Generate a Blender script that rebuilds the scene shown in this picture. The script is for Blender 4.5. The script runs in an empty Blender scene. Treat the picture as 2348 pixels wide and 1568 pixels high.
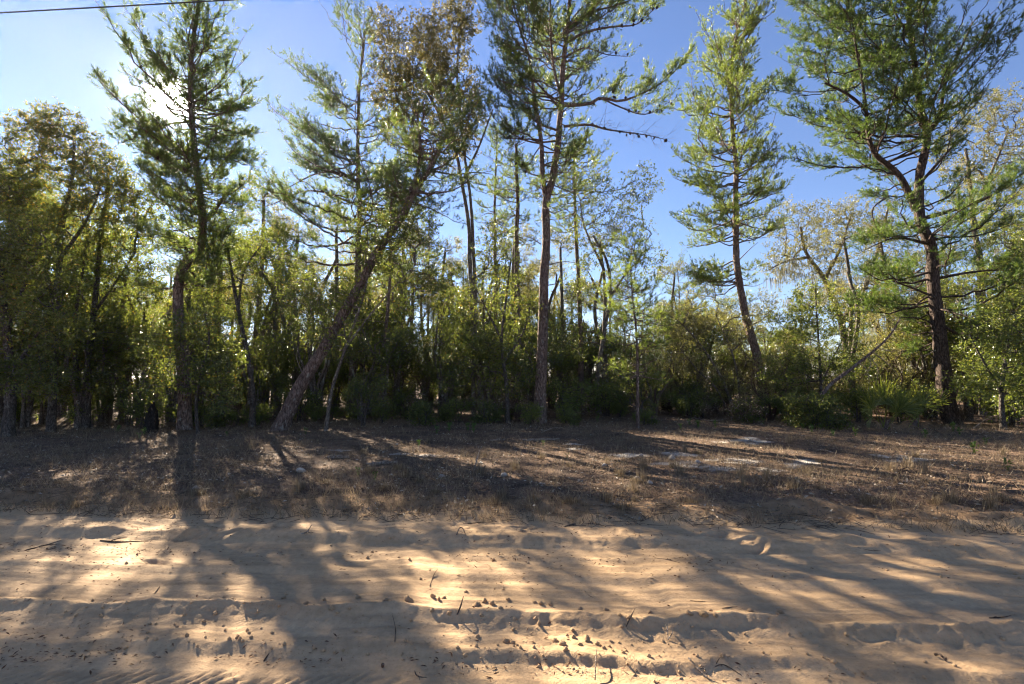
import bpy, math
import numpy as np
from mathutils import Vector

rng = np.random.default_rng(11)
scene = bpy.context.scene
col = scene.collection

# ------------------------------------------------------------------ camera
F = 2347 * 17 / 36.0            # focal length in the pixels used for measuring (2347 wide)
CAMZ, TILT = 1.65, math.radians(4.18)
cam_d = bpy.data.cameras.new('camera')
cam_d.lens, cam_d.sensor_width, cam_d.clip_start, cam_d.clip_end = 17, 36, 0.05, 6000
cam = bpy.data.objects.new('camera', cam_d)
cam.location = (0, 0, CAMZ)
cam.rotation_euler = (math.radians(90) + TILT, 0, 0)
col.objects.link(cam)
scene.camera = cam

def ray(u, v):
    dx, dy = (u - 1173.5) / F, (784 - v) / F
    return np.array([dx, math.cos(TILT) - dy * math.sin(TILT), dy * math.cos(TILT) + math.sin(TILT)])

def at(u, v, Y):
    d = ray(u, v)
    return np.array([0, 0, CAMZ]) + d * (Y / d[1])

# ------------------------------------------------------------------ sky and sun
S = ray(392, 232); S = S / np.linalg.norm(S)
SUN_EL, SUN_AZ = math.asin(S[2]), math.atan2(S[0], S[1])
world = bpy.data.worlds.new('World'); scene.world = world; world.use_nodes = True
wn, wl = world.node_tree.nodes, world.node_tree.links
wn.clear()
w_out = wn.new('ShaderNodeOutputWorld'); bg = wn.new('ShaderNodeBackground')
sky = wn.new('ShaderNodeTexSky'); sky.sky_type = 'NISHITA'; sky.sun_disc = False
sky.sun_elevation, sky.sun_rotation = SUN_EL, SUN_AZ
sky.altitude, sky.air_density, sky.dust_density, sky.ozone_density = 20, 1.0, 0.0, 4.5
bg.inputs['Strength'].default_value = 0.037
# the sun's own disc and the bright aureole of the air around it
geo = wn.new('ShaderNodeTexCoord'); dot = wn.new('ShaderNodeVectorMath'); dot.operation = 'DOT_PRODUCT'
nrm = wn.new('ShaderNodeVectorMath'); nrm.operation = 'NORMALIZE'
wl.new(geo.outputs['Generated'], nrm.inputs[0]); wl.new(nrm.outputs[0], dot.inputs[0]); dot.inputs[1].default_value = tuple(S)
def wmath(op, a, b=None, clamp=False):
    n = wn.new('ShaderNodeMath'); n.operation = op; n.use_clamp = clamp
    for i, q in enumerate((a, b)):
        if q is None: continue
        if isinstance(q, (int, float)): n.inputs[i].default_value = q
        else: wl.new(q, n.inputs[i])
    return n.outputs[0]
dpos = wmath('MAXIMUM', dot.outputs['Value'], 0.0)
aur = wmath('ADD', wmath('MULTIPLY', wmath('POWER', dpos, 9000.0), 40.0), wmath('MULTIPLY', wmath('POWER', dpos, 600.0), .14))
bg2 = wn.new('ShaderNodeBackground'); bg2.inputs['Color'].default_value = (1, 0.96, 0.88, 1); wl.new(aur, bg2.inputs['Strength'])
add = wn.new('ShaderNodeAddShader')
tint = wn.new('ShaderNodeMix'); tint.data_type = 'RGBA'; tint.blend_type = 'MULTIPLY'; tint.inputs[0].default_value = 1; tint.inputs[7].default_value = (1.02, .89, .94, 1)
wl.new(sky.outputs[0], tint.inputs[6]); wl.new(tint.outputs[2], bg.inputs['Color']); wl.new(bg.outputs[0], add.inputs[0]); wl.new(bg2.outputs[0], add.inputs[1])
wl.new(add.outputs[0], w_out.inputs['Surface'])

sun_d = bpy.data.lights.new('sun', 'SUN'); sun_d.energy = 5.0; sun_d.angle = math.radians(0.53); sun_d.color = (1.0, 0.87, 0.68)
sun = bpy.data.objects.new('sun', sun_d); col.objects.link(sun)
sun.rotation_euler = Vector(S).to_track_quat('Z', 'Y').to_euler(); sun.location = (0, 0, 30)

vs = scene.view_settings
vs.view_transform = 'Standard'; vs.look = 'None'; vs.gamma = 1; vs.exposure = 2.6; vs.use_curve_mapping = False
scene.render.engine = 'CYCLES'
cy = scene.cycles
cy.max_bounces, cy.diffuse_bounces, cy.glossy_bounces, cy.transmission_bounces, cy.transparent_max_bounces = 7, 4, 2, 5, 4
cy.use_adaptive_sampling = True; cy.adaptive_threshold = 0.02
cy.sample_clamp_indirect = 6.0; cy.filter_width = 1.15
try:
    cy.use_denoising = True; cy.denoiser = 'OPENIMAGEDENOISE'
except Exception:
    pass

# ------------------------------------------------------------------ numeric helpers
def _hash(ix, iy, seed):
    h = (ix.astype(np.int64) * 374761393 + iy.astype(np.int64) * 668265263 + seed * 1442695041) & 0xffffffff
    h = ((h ^ (h >> 13)) * 1274126177) & 0xffffffff
    return ((h ^ (h >> 16)) & 0xffff) / 65535.0

def vnoise(x, y, seed=0):
    x, y = np.broadcast_arrays(np.asarray(x, float), np.asarray(y, float))
    xi, yi = np.floor(x), np.floor(y); fx, fy = x - xi, y - yi
    fx = fx * fx * (3 - 2 * fx); fy = fy * fy * (3 - 2 * fy)
    a, b = _hash(xi, yi, seed), _hash(xi + 1, yi, seed)
    c, d = _hash(xi, yi + 1, seed), _hash(xi + 1, yi + 1, seed)
    return (a + (b - a) * fx) * (1 - fy) + (c + (d - c) * fx) * fy

def fbm(x, y, seed=0, octv=4):
    s, amp, tot = 0, 1, 0
    for k in range(octv):
        s = s + amp * vnoise(np.asarray(x) * 2 ** k + 17 * k, np.asarray(y) * 2 ** k - 9 * k, seed + k); tot += amp; amp *= .5
    return s / tot - .5

def sstep(a, b, x):
    t = np.clip((np.asarray(x, float) - a) / (b - a), 0, 1); return t * t * (3 - 2 * t)

def unit(a):
    a = np.asarray(a, float); return a / np.maximum(np.linalg.norm(a, axis=-1, keepdims=True), 1e-9)

# ------------------------------------------------------------------ the lie of the land
def edge_y(x):
    x = np.asarray(x, float)
    return 5.40 - 0.055 * x + 0.34 * fbm(x * .55, 3.3, 5) + 0.22 * fbm(x * 2.4, 8.1, 6)

RK = [-60, -9, -7.6, -7.0, -4.2, -3.6, -3.2, -2.5, -2.40, -2.32, -2.24, -2.12, -2.02, -1.93, -1.84, -1.34, -1.25, -.95, -.58, -.44, -.18, 0]
RZ = [.2, .2, .14, .0, .0, -.02, -.052, -.052, -.046, -.016, -.024, -.027, -.008, .040, .006, .0, .022, .0, .002, .052, .048, .055]
_fr = np.random.default_rng(14)
FOOT = [(_fr.uniform(-5, 6), _fr.uniform(-.5, -.08), _fr.normal(.3, .5), _fr.uniform(.35, 1.2)) for _ in range(13)] + [(_fr.uniform(-3.5, 4), _fr.uniform(-1.25, -.7), _fr.normal(.2, .6), _fr.uniform(.6, 1.0)) for _ in range(2)]
def road_z(x, r):
    wob = .10 * fbm(x * .45, 1.7, 21) + .03 * fbm(x * 2.2, 5.1, 22)
    m = np.minimum(r + wob * sstep(-.05, -.4, r), 0)
    z = np.interp(m, RK, RZ)
    z = z * (.75 + 1.0 * (vnoise(x * .5, 4.4, 23) * .6 + .2)) + .055 * sstep(-.3, 0, r) * (1 - (.75 + 1.0 * (vnoise(x * .5, 4.4, 23) * .6 + .2)))
    z0 = z + .03 * fbm(x * .8, r * .8, 31)
    rough = sstep(-.62, -.40, r) * sstep(.3, -.02, r)
    z = z0 + rough * (.075 * fbm(x * 3.3, r * 4.2, 32, 4))
    amp = .55 + 1.5 * np.clip(fbm(x * .6, 2.2, 40) + .2, 0, 1)
    ridge = np.exp(-((m + 1.98) / .12) ** 2) * 1.5 * amp + np.exp(-((m + 2.32) / .06) ** 2) * .6 * amp + np.exp(-((m + .45) / .08) ** 2) * .5 + np.exp(-((m + 1.1) / .16) ** 2) * .45 * (x < 1)
    n = np.abs(fbm(x * 9, r * 10, 33, 4)) * 2
    z = z + ridge * (.022 * (fbm(x * 12, r * 14, 34, 4)) - .014 * (n - .3))
    inter = .45 * sstep(-2.4, -2.25, m) * sstep(-1.9, -2.15, m)
    z = z + inter * .035 * fbm(x * 10, r * 12, 35, 4)
    tr1 = sstep(-1.88, -1.80, m) * sstep(-1.30, -1.40, m)
    z = z + tr1 * .0013 * np.sin(m * 2 * math.pi / .062) * (.5 + vnoise(x * .8, m * 9, 77))
    z = z + .014 * (vnoise(x * .22, m * 11, 78) - .5) + .007 * (vnoise(x * .5, m * 26, 79) - .5)
    ph = ((x - (m + 2.8) * .9) / .088) % 1.0
    tread = np.clip(np.minimum(ph, 1 - ph) * 4 - .55, 0, 1)
    trm = sstep(-2.93, -2.90, m) * sstep(-2.74, -2.77, m) * sstep(.9, -1.2, x)
    trm2 = .5 * sstep(-2.71, -2.68, m) * sstep(-2.56, -2.60, m) * sstep(.6, -1.2, x)
    z = z - (trm + .9 * trm2) * .028 * tread
    z = z + .006 * fbm(x * 14, r * 16, 36, 3) + .015 * np.clip(fbm(x * 5, r * 3.5, 37, 3) - .12, 0, 1) * sstep(0, -.3, r) * (1 - tr1)
    for fx, fr, fa, fs in FOOT:
        c, s_ = math.cos(fa), math.sin(fa); a = ((x - fx) * c + (r - fr) * s_) / .14; b = (-(x - fx) * s_ + (r - fr) * c) / .06
        d2 = (a * a + b * b) / fs; z = z - .026 * np.exp(-d2 ** 2) + .011 * np.exp(-(d2 - 1.9) ** 2 * 2)
    return z0 + (z - z0) * sstep(0, -.09, r)

def verge_z(x, r):
    b = np.interp(r, [0, .15, .5, 1.0, 3, 9, 20, 60, 3000], [.055, .085, .15, .185, .22, .28, .30, .30, .30])
    b = b + .03 * fbm(x * .8, r * .8, 31) * sstep(12, 6, r)
    rise = sstep(0, .35, r)
    lum = sstep(2.2, .9, r)
    b = b + rise * (lum * .16 * fbm(x * 2.2, r * 2.8, 51) + (1 - lum) * .07 * fbm(x * 1.1, r * 1.3, 52))
    b = b + rise * .035 * fbm(x * 7, r * 8, 53, 3) * sstep(16, 8, r)
    b = b + .35 * fbm(x * .09, r * .09, 54, 2) * sstep(3, 14, r) * sstep(300, 60, r)
    return b

def hgt(x, y):
    x, y = np.asarray(x, float), np.asarray(y, float); r = y - edge_y(x)
    return np.where(r < 0, road_z(x, np.minimum(r, 0)), verge_z(x, np.maximum(r, 0)))

def hit(u, v):
    d = ray(u, v)
    s = np.linspace(1.5, 70, 6000); p = np.array([0, 0, CAMZ]) + s[:, None] * d
    below = np.nonzero(p[:, 2] < hgt(p[:, 0], p[:, 1]))[0]
    return p[below[0]] if len(below) else p[-1]

# ------------------------------------------------------------------ mesh building
class MB:
    def __init__(s): s.v, s.f, s.n = [], {3: [], 4: []}, 0
    def add(s, v, f):
        v = np.asarray(v, float).reshape(-1, 3); f = np.asarray(f, np.int64)
        if len(v) == 0 or len(f) == 0: return s
        s.v.append(v); s.f[f.shape[1]].append(f + s.n); s.n += len(v); return s
    def tris(s): return sum(len(a) for a in s.f[3]) + 2 * sum(len(a) for a in s.f[4])
    def mesh(s, name, smooth=True, offset=None, attr=None):
        V = np.concatenate(s.v)
        if offset is not None: V = V - np.asarray(offset)
        loops, starts, k = [], [], 0
        for n in (3, 4):
            if s.f[n]:
                a = np.concatenate(s.f[n]); loops.append(a.ravel()); starts.append(k + np.arange(len(a)) * n); k += a.size
        loops, starts = np.concatenate(loops), np.concatenate(starts)
        me = bpy.data.meshes.new(name)
        me.vertices.add(len(V)); me.vertices.foreach_set('co', V.astype(np.float32).ravel())
        me.loops.add(len(loops)); me.loops.foreach_set('vertex_index', loops.astype(np.int32))
        me.polygons.add(len(starts)); me.polygons.foreach_set('loop_start', starts.astype(np.int32))
        me.update(calc_edges=True)
        me.polygons.foreach_set('use_smooth', np.full(len(starts), smooth))
        if attr is not None:
            for an, av in attr.items():
                at_ = me.attributes.new(an, 'FLOAT', 'POINT'); at_.data.foreach_set('value', np.asarray(av, np.float32))
        me.validate(); return me

def mesh_obj(name, me, mat, parent=None, loc=None):
    o = bpy.data.objects.new(name, me); col.objects.link(o)
    if mat is not None and len(me.materials) == 0: me.materials.append(mat)
    if parent is not None: o.parent = parent
    if loc is not None: o.location = loc
    return o

def tag(o, label=None, cat=None, group=None, kind=None):
    for k, q in (('label', label), ('category', cat), ('group', group), ('kind', kind)):
        if q is not None: o[k] = q
    return o

def root(name, loc, label, cat, group=None, rz=0, sc=1):
    o = bpy.data.objects.new(name, None); col.objects.link(o); o.location = tuple(loc); o.rotation_euler.z = rz; o.scale = (sc,) * 3 if np.isscalar(sc) else sc
    o.empty_display_size = .3
    return tag(o, label, cat, group)

def copy_tree(src, loc, rz, sc, label=None, group=None):
    c = src.copy(); col.objects.link(c); c.location = tuple(loc); c.rotation_euler.z = rz; c.scale = (sc,) * 3 if np.isscalar(sc) else sc
    tag(c, label, None, group)
    for ch in src.children:
        d = ch.copy(); col.objects.link(d); d.parent = c
        for g in ch.children:
            e = g.copy(); col.objects.link(e); e.parent = d
    return c

def smooth_path(P, n):
    P = np.asarray(P, float)
    if len(P) < 3: return P[0] + (P[-1] - P[0]) * np.linspace(0, 1, n)[:, None]
    E = np.vstack([2 * P[0] - P[1], P, 2 * P[-1] - P[-2]])
    seg = np.linalg.norm(np.diff(P, axis=0), axis=1); cum = np.concatenate([[0], np.cumsum(seg)])
    out = []
    for t in np.linspace(0, cum[-1], n):
        i = min(np.searchsorted(cum, t, 'right') - 1, len(P) - 2); w = (t - cum[i]) / max(seg[i], 1e-6)
        a, b, c, d = E[i], E[i + 1], E[i + 2], E[i + 3]
        out.append(.5 * (2 * b + (c - a) * w + (2 * a - 5 * b + 4 * c - d) * w ** 2 + (3 * b - a - 3 * c + d) * w ** 3))
    return np.array(out)

def tube(mb, P, R, sides=8, bark=0., seed=0, cap=True):
    P = np.asarray(P, float); R = np.broadcast_to(np.asarray(R, float), (len(P),))
    T = unit(np.gradient(P, axis=0)); mt = T.mean(0)
    ref = np.array([1., 0, 0]) if abs(mt[0]) < .8 * np.linalg.norm(mt) else np.array([0, 0, 1.])
    A = unit(np.cross(T, ref)); B = np.cross(T, A)
    th = np.linspace(0, 2 * math.pi, sides, endpoint=False)
    rad = np.repeat(R[:, None], sides, 1)
    if bark > 0:
        L = np.concatenate([[0], np.cumsum(np.linalg.norm(np.diff(P, axis=0), axis=1))])
        tt = np.minimum(th, 2 * math.pi - th)[None, :] * 2.6 + (th > math.pi)[None, :] * .37
        n = vnoise(tt * 1.6 + seed, L[:, None] * 5.5 + seed, seed) - .5 + .6 * (vnoise(tt * 3.3, L[:, None] * 13, seed + 3) - .5)
        rad = rad * (1 + bark * n)
    V = P[:, None] + rad[..., None] * (np.cos(th)[None, :, None] * A[:, None] + np.sin(th)[None, :, None] * B[:, None])
    n = len(P); i = np.arange(n - 1)[:, None] * sides; j = np.arange(sides)[None, :]; j2 = (j + 1) % sides
    mb.add(V.reshape(-1, 3), np.stack([i + j, i + j2, i + sides + j2, i + sides + j], -1).reshape(-1, 4))
    if cap:
        c = np.vstack([V[-1], P[-1:]]); k = np.arange(sides)
        mb.add(c, np.stack([k, (k + 1) % sides, np.full(sides, sides)], -1))
    return mb

def segs(mb, A, B, ra, rb, sides=4):
    A, B = np.asarray(A, float), np.asarray(B, float)
    if len(A) == 0: return mb
    T = unit(B - A); ref = np.where(np.abs(T[:, 2:3]) < .8, np.array([[0, 0, 1.]]), np.array([[1., 0, 0]]))
    X = unit(np.cross(T, ref)); Y = np.cross(T, X)
    th = np.linspace(0, 2 * math.pi, sides, endpoint=False)
    ring = np.cos(th)[None, :, None] * X[:, None] + np.sin(th)[None, :, None] * Y[:, None]
    ra = np.broadcast_to(ra, (len(A),)); rb = np.broadcast_to(rb, (len(A),))
    V = np.concatenate([A[:, None] + ra[:, None, None] * ring, B[:, None] + rb[:, None, None] * ring], 1)
    b = np.arange(len(A))[:, None] * 2 * sides; j = np.arange(sides)[None]; j2 = (j + 1) % sides
    return mb.add(V.reshape(-1, 3), np.stack([b + j, b + j2, b + sides + j2, b + sides + j], -1).reshape(-1, 4))

def ribs(mb, A, B, w):
    A, B = np.asarray(A, float), np.asarray(B, float)
    if len(A) == 0: return mb
    s = unit(np.cross(B - A, rng.normal(size=A.shape))) * np.broadcast_to(w, (len(A),))[:, None]
    V = np.stack([A - s, A + s, B], 1).reshape(-1, 3)
    return mb.add(V, np.arange(len(V)).reshape(-1, 3))

def rdir(n): return unit(rng.normal(size=(n, 3)))

def needles(mb, P, D, L, n, nl, w):
    m = len(P)
    if m == 0: return mb
    s = rng.uniform(.02, 1.0, (m, n)) ** .65; p = P[:, None] + D[:, None] * (L[:, None] * s)[..., None]
    q = rdir(m * n).reshape(m, n, 3); q = unit(q - (q * D[:, None]).sum(-1, keepdims=True) * D[:, None])
    a = rng.uniform(.4, 1.2, (m, n, 1)) * (1.15 - .4 * s[..., None])
    d = unit(D[:, None] * np.cos(a) + q * np.sin(a) + np.array([0, 0, -.05]))
    ln = nl * rng.uniform(.7, 1.15, (m, n, 1))
    side = unit(np.cross(d, rdir(m * n).reshape(m, n, 3))) * (w / 2)
    V = np.stack([p - side, p + side, p + d * ln], 2).reshape(-1, 3)
    return mb.add(V, np.arange(len(V)).reshape(-1, 3))

def leaves(mb, P, D, N, ln, wd):
    D = unit(D); N = unit(N - (N * D).sum(-1, keepdims=True) * D); W = np.cross(D, N)
    ln = np.broadcast_to(ln, (len(P),))[:, None]; wd = np.broadcast_to(wd, (len(P),))[:, None]
    mid = P + D * ln * .48
    V = np.stack([P, mid - W * wd * .5 + N * wd * .16, P + D * ln - N * ln * .08, mid + W * wd * .5 + N * wd * .16], 1).reshape(-1, 3)
    b = np.arange(len(P))[:, None] * 4
    return mb.add(V, np.concatenate([b + np.array([[0, 1, 2]]), b + np.array([[0, 2, 3]])], 0))

# ------------------------------------------------------------------ materials
def nodes_of(name):
    m = bpy.data.materials.new(name); m.use_nodes = True
    nt = m.node_tree; nt.nodes.clear()
    out = nt.nodes.new('ShaderNodeOutputMaterial'); bs = nt.nodes.new('ShaderNodeBsdfPrincipled')
    nt.links.new(bs.outputs[0], out.inputs['Surface'])
    return m, nt, out, bs

def ramp(nt, stops, fac):
    r = nt.nodes.new('ShaderNodeValToRGB'); e = r.color_ramp.elements
    while len(e) < len(stops): e.new(.5)
    for i, (p, c) in enumerate(stops): e[i].position = p; e[i].color = (*c, 1)
    nt.links.new(fac, r.inputs[0]); return r.outputs[0]

def noise(nt, scale, detail=4, vec=None, rough=.55):
    n = nt.nodes.new('ShaderNodeTexNoise'); n.inputs['Scale'].default_value = scale; n.inputs['Detail'].default_value = detail; n.inputs['Roughness'].default_value = rough
    if vec is not None: nt.links.new(vec, n.inputs['Vector'])
    return n.outputs['Fac']

def mixc(nt, a, b, fac, mode='MIX'):
    m = nt.nodes.new('ShaderNodeMix'); m.data_type = 'RGBA'; m.blend_type = mode
    for s, q in ((m.inputs[0], fac), (m.inputs[6], a), (m.inputs[7], b)):
        if isinstance(q, (int, float)): s.default_value = q
        elif isinstance(q, tuple): s.default_value = (*q, 1)
        else: nt.links.new(q, s)
    return m.outputs[2]

def bump(nt, bs, h, strength, dist):
    b = nt.nodes.new('ShaderNodeBump'); b.inputs['Strength'].default_value = strength; b.inputs['Distance'].default_value = dist
    nt.links.new(h, b.inputs['Height']); nt.links.new(b.outputs[0], bs.inputs['Normal'])

def coords(nt, scale=(1, 1, 1), which='Object'):
    t = nt.nodes.new('ShaderNodeTexCoord'); m = nt.nodes.new('ShaderNodeMapping'); m.inputs['Scale'].default_value = scale
    nt.links.new(t.outputs[which], m.inputs[0]); return m.outputs[0]

def leaf_mat(name, stops, rough=.38, transl=.35, tint=(1.25, 1.2, .6), spec=.5):
    m, nt, out, bs = nodes_of(name)
    g = nt.nodes.new('ShaderNodeNewGeometry')
    c = ramp(nt, stops, g.outputs['Random Per Island'])
    v = ramp(nt, [(.3, (.62, .66, .62)), (.7, (1.3, 1.25, 1.12))], noise(nt, .9, 2, coords(nt)))
    c = mixc(nt, c, v, 1.0, 'MULTIPLY')
    nt.links.new(c, bs.inputs['Base Color']); bs.inputs['Roughness'].default_value = rough; bs.inputs['Specular IOR Level'].default_value = spec
    t = nt.nodes.new('ShaderNodeBsdfTranslucent'); nt.links.new(mixc(nt, c, tint, 1.0, 'MULTIPLY'), t.inputs['Color'])
    mx = nt.nodes.new('ShaderNodeMixShader'); mx.inputs[0].default_value = transl
    nt.links.new(bs.outputs[0], mx.inputs[1]); nt.links.new(t.outputs[0], mx.inputs[2]); nt.links.new(mx.outputs[0], out.inputs['Surface'])
    return m

def bark_mat(name, dark, mid, light, scale=1., zs=.28, lichen=0.):
    m, nt, out, bs = nodes_of(name)
    vec = coords(nt, (scale, scale, scale * zs))
    vo = nt.nodes.new('ShaderNodeTexVoronoi'); vo.feature = 'DISTANCE_TO_EDGE'; vo.inputs['Scale'].default_value = 16
    wv = nt.nodes.new('ShaderNodeVectorMath'); wv.operation = 'ADD'
    nn = nt.nodes.new('ShaderNodeTexNoise'); nn.inputs['Scale'].default_value = 9; nt.links.new(vec, nn.inputs['Vector'])
    sc = nt.nodes.new('ShaderNodeVectorMath'); sc.operation = 'SCALE'; sc.inputs['Scale'].default_value = .12; nt.links.new(nn.outputs['Color'], sc.inputs[0])
    nt.links.new(vec, wv.inputs[0]); nt.links.new(sc.outputs[0], wv.inputs[1]); nt.links.new(wv.outputs[0], vo.inputs['Vector'])
    plate = ramp(nt, [(0, (0, 0, 0)), (.12, (1, 1, 1))], vo.outputs['Distance'])
    n1 = noise(nt, 30, 6, vec); n2 = noise(nt, 2.2, 3, coords(nt))
    c = ramp(nt, [(.3, dark), (.5, mid), (.72, light)], n1)
    c = mixc(nt, c, ramp(nt, [(.3, (.75, .7, .68)), (.7, (1.2, 1.15, 1.1))], n2), 1.0, 'MULTIPLY')
    c = mixc(nt, mixc(nt, c, (.45, .42, .4), 1.0, 'MULTIPLY'), c, plate)
    if lichen > 0:
        lf = ramp(nt, [(.58, (0, 0, 0)), (.66, (lichen,) * 3)], noise(nt, 7, 5, coords(nt)))
        c = mixc(nt, c, (.36, .37, .31), lf)
    nt.links.new(c, bs.inputs['Base Color']); bs.inputs['Roughness'].default_value = .92; bs.inputs['Specular IOR Level'].default_value = .2
    h = nt.nodes.new('ShaderNodeMath'); h.operation = 'ADD'; nt.links.new(plate, h.inputs[0]); nt.links.new(n1, h.inputs[1])
    bump(nt, bs, h.outputs[0], .9, .02)
    return m

G1, G2, G3 = (.076, .10, .036), (.12, .15, .054), (.17, .198, .082)
M = {}
M['needle'] = leaf_mat('pine_needles', [(0, (.076, .108, .042)), (.5, (.115, .148, .06)), (.95, (.16, .19, .082)), (1, (.26, .17, .08))], .38, .52, (1.35, 1.45, .65), .45)
M['needle_young'] = leaf_mat('young_pine_needles', [(0, (.085, .122, .044)), (.6, (.13, .165, .06)), (1, (.175, .205, .085))], .38, .55, (1.6, 1.6, .6), .45)
M['needle_dark'] = leaf_mat('dark_pine_needles', [(0, (.05, .085, .032)), (.5, (.085, .12, .045)), (.95, (.13, .165, .065)), (1, (.22, .14, .06))], .38, .5, (1.35, 1.5, .6), .4)
M['oak'] = leaf_mat('oak_leaves', [(0, G1), (.5, G2), (.9, G3), (.97, (.22, .18, .06)), (1, (.26, .16, .06))], .27, .52, (1.45, 1.4, .6), .6)
M['oak_yellow'] = leaf_mat('yellowing_oak_leaves', [(0, G1), (.55, G2), (.76, (.16, .16, .042)), (.92, (.28, .23, .045)), (1, (.32, .2, .05))], .3, .48)
M['oak_brown'] = leaf_mat('bronze_oak_leaves', [(0, (.075, .085, .034)), (.5, (.11, .118, .048)), (.9, (.15, .14, .058)), (1, (.26, .2, .055))], .42, .45, (1.3, 1.1, .6), .3)
M['oak_pale'] = leaf_mat('pale_oak_leaves', [(0, (.14, .15, .07)), (.5, (.2, .2, .095)), (1, (.29, .265, .13))], .35, .45)
M['shrub'] = leaf_mat('shrub_leaves', [(0, (.085, .115, .038)), (.5, (.13, .165, .058)), (.9, (.185, .215, .085)), (1, (.27, .255, .085))], .27, .52, (1.45, 1.4, .6), .55)
M['sprig'] = leaf_mat('sprig_leaves', [(0, (.07, .13, .03)), (1, (.14, .2, .045))], .4, .4)
M['palmetto'] = leaf_mat('palmetto_fronds', [(0, (.085, .12, .032)), (1, (.2, .22, .065))], .42, .45, (1.4, 1.3, .5), .4)
M['dead_frond'] = leaf_mat('dead_palmetto', [(0, (.16, .09, .045)), (1, (.28, .17, .09))], .6, .2, (1, 1, 1))
M['dry_grass'] = leaf_mat('dry_grass', [(0, (.155, .108, .07)), (.6, (.25, .182, .12)), (1, (.37, .29, .195))], .6, .3, (1, 1, 1), .3)
M['litter'] = leaf_mat('leaf_litter', [(0, (.085, .06, .043)), (.45, (.165, .118, .084)), (.75, (.25, .178, .12)), (.93, (.34, .28, .23)), (1, (.48, .42, .36))], .6, .12, (1, 1, 1), .3)
M['debris'] = leaf_mat('rusty_debris', [(0, (.09, .04, .025)), (.6, (.17, .075, .04)), (1, (.26, .14, .07))], .65, .08, (1, 1, 1), .3)
M['moss'] = leaf_mat('hanging_moss', [(0, (.2, .19, .15)), (1, (.32, .3, .24))], .8, .4, (1, 1, 1), .1)
M['pine_bark'] = bark_mat('pine_bark', (.072, .052, .044), (.16, .12, .1), (.28, .22, .185), 1., .3, .4)
M['red_bark'] = bark_mat('reddish_pine_bark', (.08, .058, .048), (.175, .13, .107), (.31, .245, .205), 1.2, .3, .4)
M['oak_bark'] = bark_mat('oak_bark', (.07, .06, .05), (.15, .13, .108), (.27, .24, .2), 1.4, .4, .6)
M['dark_bark'] = bark_mat('dark_oak_bark', (.045, .04, .035), (.095, .085, .075), (.17, .15, .13), 1.4, .4, .3)
M['dark_pine'] = bark_mat('fire_darkened_pine_bark', (.03, .024, .021), (.075, .056, .047), (.15, .115, .095), 1., .3)
M['char'] = bark_mat('charred_wood', (.008, .008, .008), (.02, .018, .017), (.05, .045, .04), 1.2, .4)
M['dead_wood'] = bark_mat('weathered_wood', (.17, .13, .1), (.3, .25, .2), (.45, .4, .34), 2., .3)
M['stick'] = bark_mat('twig_bark', (.07, .05, .04), (.14, .10, .075), (.24, .19, .15), 3., .5)
M['cone'] = bark_mat('pine_cone', (.03, .022, .018), (.06, .043, .034), (.11, .08, .065), 4., 1.)

def sand_material():
    m, nt, out, bs = nodes_of('road_sand')
    vec = coords(nt)
    n1, n2, n3 = noise(nt, 1.1, 4, vec), noise(nt, 22, 5, vec), noise(nt, 260, 3, vec)
    st = noise(nt, 3, 5, coords(nt, (.35, 3.2, 1)))
    c = ramp(nt, [(.3, (.415, .278, .155)), (.7, (.52, .352, .205))], n1)
    c = mixc(nt, c, ramp(nt, [(.3, (.86, .85, .84)), (.7, (1.08, 1.08, 1.08))], n2), 1., 'MULTIPLY')
    c = mixc(nt, c, ramp(nt, [(.35, (.84, .82, .80)), (.65, (1.06, 1.06, 1.05))], st), 1., 'MULTIPLY')
    sp = ramp(nt, [(.62, (1, 1, 1)), (.70, (.55, .45, .38))], noise(nt, 75, 3, vec))
    c = mixc(nt, c, sp, .55, 'MULTIPLY')
    nt.links.new(c, bs.inputs['Base Color']); bs.inputs['Roughness'].default_value = .9; bs.inputs['Specular IOR Level'].default_value = .15
    h = nt.nodes.new('ShaderNodeMath'); h.operation = 'MULTIPLY_ADD'; h.inputs[1].default_value = .35
    nt.links.new(n3, h.inputs[0]); nt.links.new(noise(nt, 55, 5, vec), h.inputs[2])
    bump(nt, bs, h.outputs[0], .6, .012)
    return m
M['sand'] = sand_material()

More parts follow.
